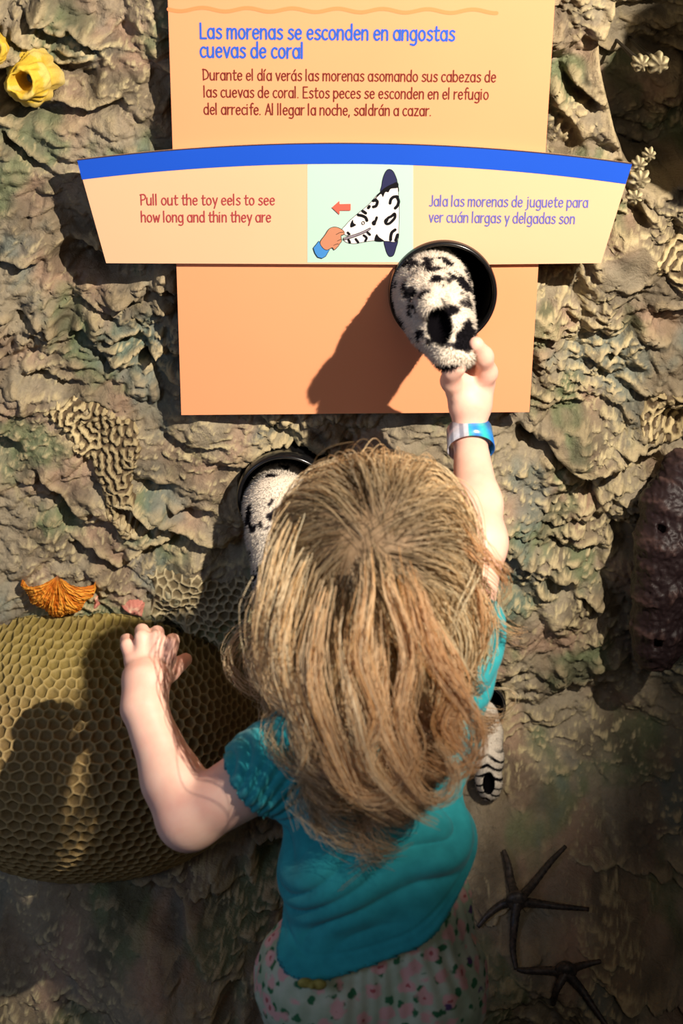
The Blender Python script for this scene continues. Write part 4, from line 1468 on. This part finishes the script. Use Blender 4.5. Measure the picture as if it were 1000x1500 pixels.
# wristband
wa = P(686, 643, -.2); wd = (RE + (RW - RE) * .35) - RW; wd /= np.linalg.norm(wd)
wc = RW + wd * .004
s1 = np.cross(wd, (0, -1, 0)); s1 /= np.linalg.norm(s1); s2 = np.cross(s1, wd)
if s2[1] > 0: s2 = -s2
if s1[0] < 0: s1 = -s1
ns = 96
V = []
for (rr_, hh) in ((.0275, -.014), (.0268, -.0143), (.0262, .014), (.0270, .0145), (.0278, .0143)):
    pass
prof = [(.0262, -.0150), (.0270, -.0150), (.0280, .0150), (.0272, .0150)]
for r_, h_ in prof:
    for k in range(ns):
        t = 2 * math.pi * k / ns
        V.append(wc + wd * h_ + s1 * (r_ * math.cos(t)) + s2 * (r_ * .92 * math.sin(t)))
idx = np.arange(4 * ns).reshape(4, ns); idx = np.vstack([idx, idx[:1]])
Q = np.stack([idx[:-1], np.roll(idx, -1, 1)[:-1], np.roll(idx, -1, 1)[1:], idx[1:]], -1).reshape(-1, 4)
CC = []
for r_, h_ in prof:
    for k in range(ns):
        t = 2 * math.pi * k / ns
        x = math.cos(t)
        if x < -0.08: CC.append(srgb(205, 204, 214) if (k % 8 < 5) else srgb(150, 150, 165))
        else:
            w = 0.5 + 0.5 * math.sin(x * 9 + h_ * 160)
            a = np.array(srgb(50, 120, 225)); b = np.array(srgb(60, 200, 190))
            CC.append(tuple(a * (1 - w) + b * w))
bm_ = painted('holographic_wristband', rough=0.22, spec=0.8, bscale=250, bstr=0.1)
wb = adopt(np_mesh('wristband', V, quads=Q, mat=bm_, color=np.array(CC)), child)
wb['label'] = 'shiny silver and blue paper wristband'

# ------------------------------------------------------------------ hair
def make_hair():
    r = np.random.RandomState(21)
    HR = np.array((.086, .092, .092))
    crown = np.array((-.10, -.80, .58)); crown /= np.linalg.norm(crown)
    # roots
    n = 520
    i = np.arange(n) + .5
    phi = np.arccos(1 - 2 * i / n); th = math.pi * (1 + 5 ** .5) * i
    D = np.stack([np.cos(th) * np.sin(phi), np.sin(th) * np.sin(phi), np.cos(phi)], 1)
    D += r.normal(size=D.shape) * .03; D /= np.linalg.norm(D, axis=1)[:, None]
    face = (D[:, 1] > .42) & (D[:, 2] < .50)
    low = (D[:, 2] < -.50) | ((D[:, 1] > .1) & (D[:, 2] < -.1))
    D = D[~face & ~low]
    ng = len(D)
    steps, ds = 58, .0078
    lay = 1.03 + .20 * r.rand(ng)
    nb = np.clip((.15 - D[:, 2]) * .5, 0, .4)
    lay = np.minimum(lay, 1.30 - nb * .5)
    p = HC + D * HR * 1.0
    d = D - crown * (D @ crown)[:, None]
    d /= np.maximum(np.linalg.norm(d, axis=1), 1e-6)[:, None]
    sw = np.cross(crown, D); sw /= np.maximum(np.linalg.norm(sw, axis=1), 1e-6)[:, None]
    d = d + .55 * sw * np.exp(-((1 - D @ crown) / .25))[:, None] + D * .10
    front = sstep(-.1, .5, D[:, 1])[:, None]
    d = d * (1 - .75 * front) + front * np.stack([np.sign(D[:, 0] + .15) * 1.1, -.25 * np.ones(ng), .2 * np.ones(ng)], 1)
    d /= np.linalg.norm(d, axis=1)[:, None]
    side = np.sign(D[:, 0])
    path = [p.copy()]
    caps = [(np.array(a), np.array(b), rr + .014) for a, b, rr in TORSO]
    gk = .10 + .05 * r.rand(ng)
    for k in range(steps):
        d = d + np.array((0, -.0, -1.0)) * gk[:, None] * min(1, .35 + k / 14)
        if k > 8:
            d = d + .028 * np.stack([n2(p[:, 0] * 1.0, p[:, 2], 9, 3), n2(p[:, 0], p[:, 2], 8, 6) - .1, 0 * p[:, 0]], 1)
        hang = (((p - HC) / HR)[:, 2] < -.10)[:, None]
        d[:, :2] *= np.where(hang, .80, 1.0)
        d /= np.linalg.norm(d, axis=1)[:, None]
        p = p + d * ds
        L_ = 1 + (lay - 1) * min(1, (k + 1) / 6)
        q = (p - HC) / HR
        # volume widens below the ears
        ql = np.linalg.norm(q, axis=1)
        ins = (ql < L_) | (q[:, 2] > -.15)
        if ins.any():
            pn_ = HC + q / ql[:, None] * L_[:, None] * HR
            p = np.where(ins[:, None], pn_, p)
            nn = q / HR; nn /= np.linalg.norm(nn, axis=1)[:, None]
            dn = (d * nn).sum(1)
            d = np.where(ins[:, None], d - nn * dn[:, None], d)
        for a, b, rr in caps:
            e = b - a; t = np.clip(((p - a) @ e) / (e @ e), 0, 1)
            c_ = a + t[:, None] * e
            w = p - c_; wl = np.linalg.norm(w, axis=1)
            lim = rr + (lay - 1.03) * .08
            m = wl < lim
            w2 = w / wl[:, None]; w2[:, 1] -= .8; w2 /= np.linalg.norm(w2, axis=1)[:, None]
            p = np.where(m[:, None], c_ + w2 * lim[:, None] * .9 + w / wl[:, None] * lim[:, None] * .1, p)
            p = p if not m.any() else p
        path.append(p.copy())
    G = np.stack(path, 1)                                    # ng, steps+1, 3
    # smooth the guides
    for _ in range(6):
        G[:, 1:-1] = .25 * G[:, :-2] + .5 * G[:, 1:-1] + .25 * G[:, 2:]
    seg = np.linalg.norm(np.diff(G, axis=1), axis=2)
    s = np.concatenate([np.zeros((ng, 1)), np.cumsum(seg, 1)], 1)
    # hem of the hair as a function of x
    def hem(x):
        return np.interp(x, [-.10, -.07, -.03, .02, .06, .10, .13, .17], [.72, .69, .66, .645, .64, .64, .655, .71])
    # clumps: roots belong to a lock
    nl = 60
    lockc = r.choice(ng, nl, replace=False)
    near = np.argmin(((D[:, None, :] - D[lockc][None]) ** 2).sum(2), 1)
    nP = 30
    out_V, out_Q, out_C = [], [], []
    light = np.array(srgb(255, 246, 216)); mid_ = np.array(srgb(248, 216, 162)); dark = np.array(srgb(108, 84, 60)); ora = np.array(srgb(216, 158, 102))
    lock_ph = r.rand(nl) * 6.28; lock_tone = r.rand(nl); lock_wl = .085 + .05 * r.rand(nl); lock_amp = .0080 + .013 * r.rand(nl)
    per = 30
    # resample guides, cut at the hem
    for gi in range(ng):
        z = G[gi, :, 2]
        hz = hem(G[gi, -1, 0]) + .030 * r.randn() * .7
        if D[gi, 1] > 0: hz += .05 * r.rand()
        below = np.nonzero(z < hz)[0]
        end = below[0] if len(below) else steps
        fr = np.nonzero((G[gi, :, 1] > HC[1] + .02) & (z < .74))[0]
        if len(fr): end = min(end, fr[0])
        end = max(end, 8)
        Lg = s[gi, end]
        li = near[gi]
        lg = G[lockc[li]]
        t = np.linspace(0, 1, nP)
        for c_ in range(per):
            ln = Lg * (1 - .22 * r.rand() ** 2)
            sp = t * ln
            P0 = np.stack([np.interp(sp, s[gi], G[gi, :, k]) for k in range(3)], 1)
            PL = np.stack([np.interp(sp, s[lockc[li]], lg[:, k]) for k in range(3)], 1)
            w = (.74 * t ** 1.6)[:, None]
            pp = P0 * (1 - w) + PL * w
            off = r.normal(size=3) * .0075
            pp = pp + off * (1 - .55 * t)[:, None]
            # curls
            a = lock_amp[li] * sstep(.42, .95, t) * (1 + .9 * t)
            ph_ = lock_ph[li] + 2 * math.pi * sp / (lock_wl[li] * (1 - .25 * t)) + r.randn() * .25
            pp[:, 0] += a * np.cos(ph_); pp[:, 1] += a * .8 * np.sin(ph_)
            pp[:, 2] += a * .25 * np.sin(ph_ * 1.0)
            pp += .0010 * r.normal(size=3) * np.sin(t * 9 + r.rand() * 6)[:, None]
            T = np.gradient(pp, axis=0); T /= np.maximum(np.linalg.norm(T, axis=1), 1e-9)[:, None]
            A = np.cross(T, r.normal(size=3)); A /= np.maximum(np.linalg.norm(A, axis=1), 1e-9)[:, None]
            Bv = np.cross(T, A)
            rad = .00042 * (1 - .65 * t ** 3)
            ring = np.stack([pp + A * rad[:, None], pp + (-.5 * A + .87 * Bv) * rad[:, None], pp + (-.5 * A - .87 * Bv) * rad[:, None]], 1)
            out_V.append(ring.reshape(-1, 3))
            tone = np.clip(.55 * lock_tone[li] + .45 * r.rand(), 0, 1)
            col = light * tone + mid_ * (1 - tone)
            if r.rand() < .27: col = dark * .75 + mid_ * .25
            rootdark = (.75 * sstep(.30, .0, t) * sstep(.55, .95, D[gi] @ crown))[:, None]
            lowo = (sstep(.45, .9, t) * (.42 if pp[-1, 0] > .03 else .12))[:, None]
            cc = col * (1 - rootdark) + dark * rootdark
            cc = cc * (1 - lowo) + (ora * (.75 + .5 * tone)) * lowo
            out_C.append(np.repeat(cc, 3, axis=0))
    def lock(pix, n, spread, tone, orange=.3, tip=.5):
        if pix[0][0] < 660 and n > 20:
            a0, a1 = pix[0], pix[1]
            pix = [(a0[0] * .8 + 535 * .2, a0[1] - 35, a0[2] + .030), (a0[0], a0[1] + 12, a0[2] + .006)] + pix[1:]
        path_ = catmull([P(*q) for q in pix], 12)
        sg = np.concatenate([[0], np.cumsum(np.linalg.norm(np.diff(path_, axis=0), axis=1))])
        t = np.linspace(0, 1, nP)
        c0 = np.stack([np.interp(t * sg[-1], sg, path_[:, k]) for k in range(3)], 1)
        for _ in range(n):
            off = r.normal(size=3) * spread
            t_s = .38 * r.rand() ** 1.2 if n > 20 else 0.0
            sc_ = 1 - .25 * r.rand() ** 2
            tt = t_s + (sc_ - t_s) * t
            pp = np.stack([np.interp(tt, t, c0[:, k]) for k in range(3)], 1)
            if n > 20: pp[:, 1] += .016 * np.clip(1 - t / .3, 0, 1) ** 1.5
            pp = pp + off * ((1 - (1 - tip) * t) * np.minimum(1, .6 + 2 * t))[:, None] * (1.9 if n > 20 else 1.0) + .0016 * r.normal(size=3) * np.sin(t * 7 + r.rand() * 6)[:, None]
            T = np.gradient(pp, axis=0); T /= np.maximum(np.linalg.norm(T, axis=1), 1e-9)[:, None]
            A = np.cross(T, r.normal(size=3)); A /= np.maximum(np.linalg.norm(A, axis=1), 1e-9)[:, None]
            Bv = np.cross(T, A); rad = .00045 * (1 - .6 * t ** 3)
            out_V.append(np.stack([pp + A * rad[:, None], pp + (-.5 * A + .87 * Bv) * rad[:, None], pp + (-.5 * A - .87 * Bv) * rad[:, None]], 1).reshape(-1, 3))
            tn = np.clip(tone + .35 * r.randn(), -.5, 1)
            cc = np.repeat(((light * tn + mid_ * (1 - tn)) * (1 - orange) + ora * orange)[None], nP, 0)
            out_C.append(np.repeat(cc, 3, axis=0))
    lock([(668, 770, -.45), (700, 805, -.46), (728, 835, -.45), (740, 862, -.44), (728, 882, -.44)], 26, .0035, .4, .6)
    lock([(672, 790, -.46), (702, 818, -.46), (735, 826, -.45), (748, 838, -.44)], 12, .003, .5, .5)
    lock([(672, 830, -.47), (705, 880, -.47), (708, 930, -.47), (690, 975, -.47), (700, 1015, -.47), (712, 1040, -.46)], 34, .0035, .4, .6)
    lock([(655, 930, -.52), (690, 990, -.50), (710, 1005, -.46), (745, 1009, -.42), (757, 1022, -.42), (748, 1040, -.42), (728, 1052, -.42), (704, 1050, -.43)], 7, .0010, .9, .1)
    lock([(570, 860, -.565), (600, 960, -.575), (588, 1050, -.60), (606, 1112, -.61), (570, 1168, -.62), (512, 1160, -.62), (476, 1112, -.61), (470, 1080, -.60)], 60, .0040, .5, .35)
    lock([(610, 870, -.555), (640, 970, -.57), (694, 1050, -.575), (700, 1100, -.58), (664, 1132, -.59), (622, 1112, -.60)], 60, .0042, .45, .55)
    lock([(560, 950, -.58), (560, 1060, -.61), (612, 1160, -.62), (652, 1168, -.61), (668, 1128, -.60), (640, 1084, -.60)], 50, .0036, .6, .35)
    lock([(470, 900, -.565), (462, 1000, -.60), (492, 1090, -.61), (530, 1168, -.62), (575, 1200, -.61)], 50, .0045, .6, .3)
    lock([(500, 930, -.575), (522, 1040, -.61), (548, 1130, -.62), (600, 1186, -.62), (642, 1208, -.61)], 40, .0034, .75, .2)
    lock([(620, 900, -.55), (668, 1000, -.56), (650, 1060, -.58), (690, 1120, -.585), (655, 1146, -.60)], 50, .0045, .4, .6)
    lock([(410, 800, -.50), (392, 880, -.52), (384, 950, -.53), (398, 1010, -.55), (428, 1050, -.57)], 55, .0050, .6, .05)
    lock([(430, 860, -.54), (414, 950, -.56), (430, 1030, -.58), (452, 1090, -.60), (440, 1130, -.60)], 50, .0050, .55, .1)
    lock([(540, 860, -.565), (530, 960, -.585), (556, 1050, -.61), (530, 1110, -.62), (552, 1150, -.62)], 50, .0042, .5, .3)
    ns_ = len(out_V)
    base_idx = np.arange(nP * 3).reshape(nP, 3)
    q1 = np.stack([base_idx[:-1], np.roll(base_idx, -1, 1)[:-1], np.roll(base_idx, -1, 1)[1:], base_idx[1:]], -1).reshape(-1, 4)
    Qs = (q1[None] + (np.arange(ns_) * nP * 3)[:, None, None]).reshape(-1, 4)
    hm = new_mat('blond_hair', (0.5, 0.35, 0.2), 0.30, 0.7)
    a = nd(hm, 'ShaderNodeAttribute', attribute_name='paint')
    lk(hm, mixc(hm, .15, a.outputs[0], ramp(hm, noise(hm, 90, 2), [(.3, (.4, .4, .4)), (.7, (1, 1, 1))]), 'MULTIPLY'), base_in(hm))
    tr = nd(hm, 'ShaderNodeBsdfTranslucent'); lk(hm, a.outputs[0], tr.inputs[0])
    mx = nd(hm, 'ShaderNodeMixShader'); mx.inputs[0].default_value = .45
    lk(hm, hm.node_tree.nodes['Principled BSDF'].outputs[0], mx.inputs[1]); lk(hm, tr.outputs[0], mx.inputs[2])
    lk(hm, mx.outputs[0], hm.node_tree.nodes['Material Output'].inputs[0])
    hm.node_tree.nodes['Principled BSDF'].inputs['Specular Tint'].default_value = (1, .86, .66, 1)
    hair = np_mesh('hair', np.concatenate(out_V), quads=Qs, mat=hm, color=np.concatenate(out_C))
    adopt(hair, child)
    hair['label'] = 'wavy shoulder-length blond hair'
    # scalp layer under the strands
    f = Field(HC - np.array((.10, .115, .115)), HC + np.array((.10, .115, .115)), .003)
    f.ell(HC, HR * 1.045, k=0)
    f.ell(HC + np.array((0, .085, -.055)), (.075, .062, .082), k=.006, sub=True)
    f.plane(HC + np.array((0, 0, -.072)), (0, 0, -1))
    v_, q_ = f.mesh(1)
    sc_m = new_mat('hair_underlayer', srgb(110, 90, 66), .7, .2)
    lk(sc_m, ramp(sc_m, noise(sc_m, 120, 3), [(.3, srgb(92, 74, 54)), (.7, srgb(132, 110, 84))]), base_in(sc_m))
    adopt(np_mesh('hair_underlayer', v_, quads=q_, mat=sc_m), child)
    print('strands', ns_, 'tris', len(Qs) * 2)


make_hair()
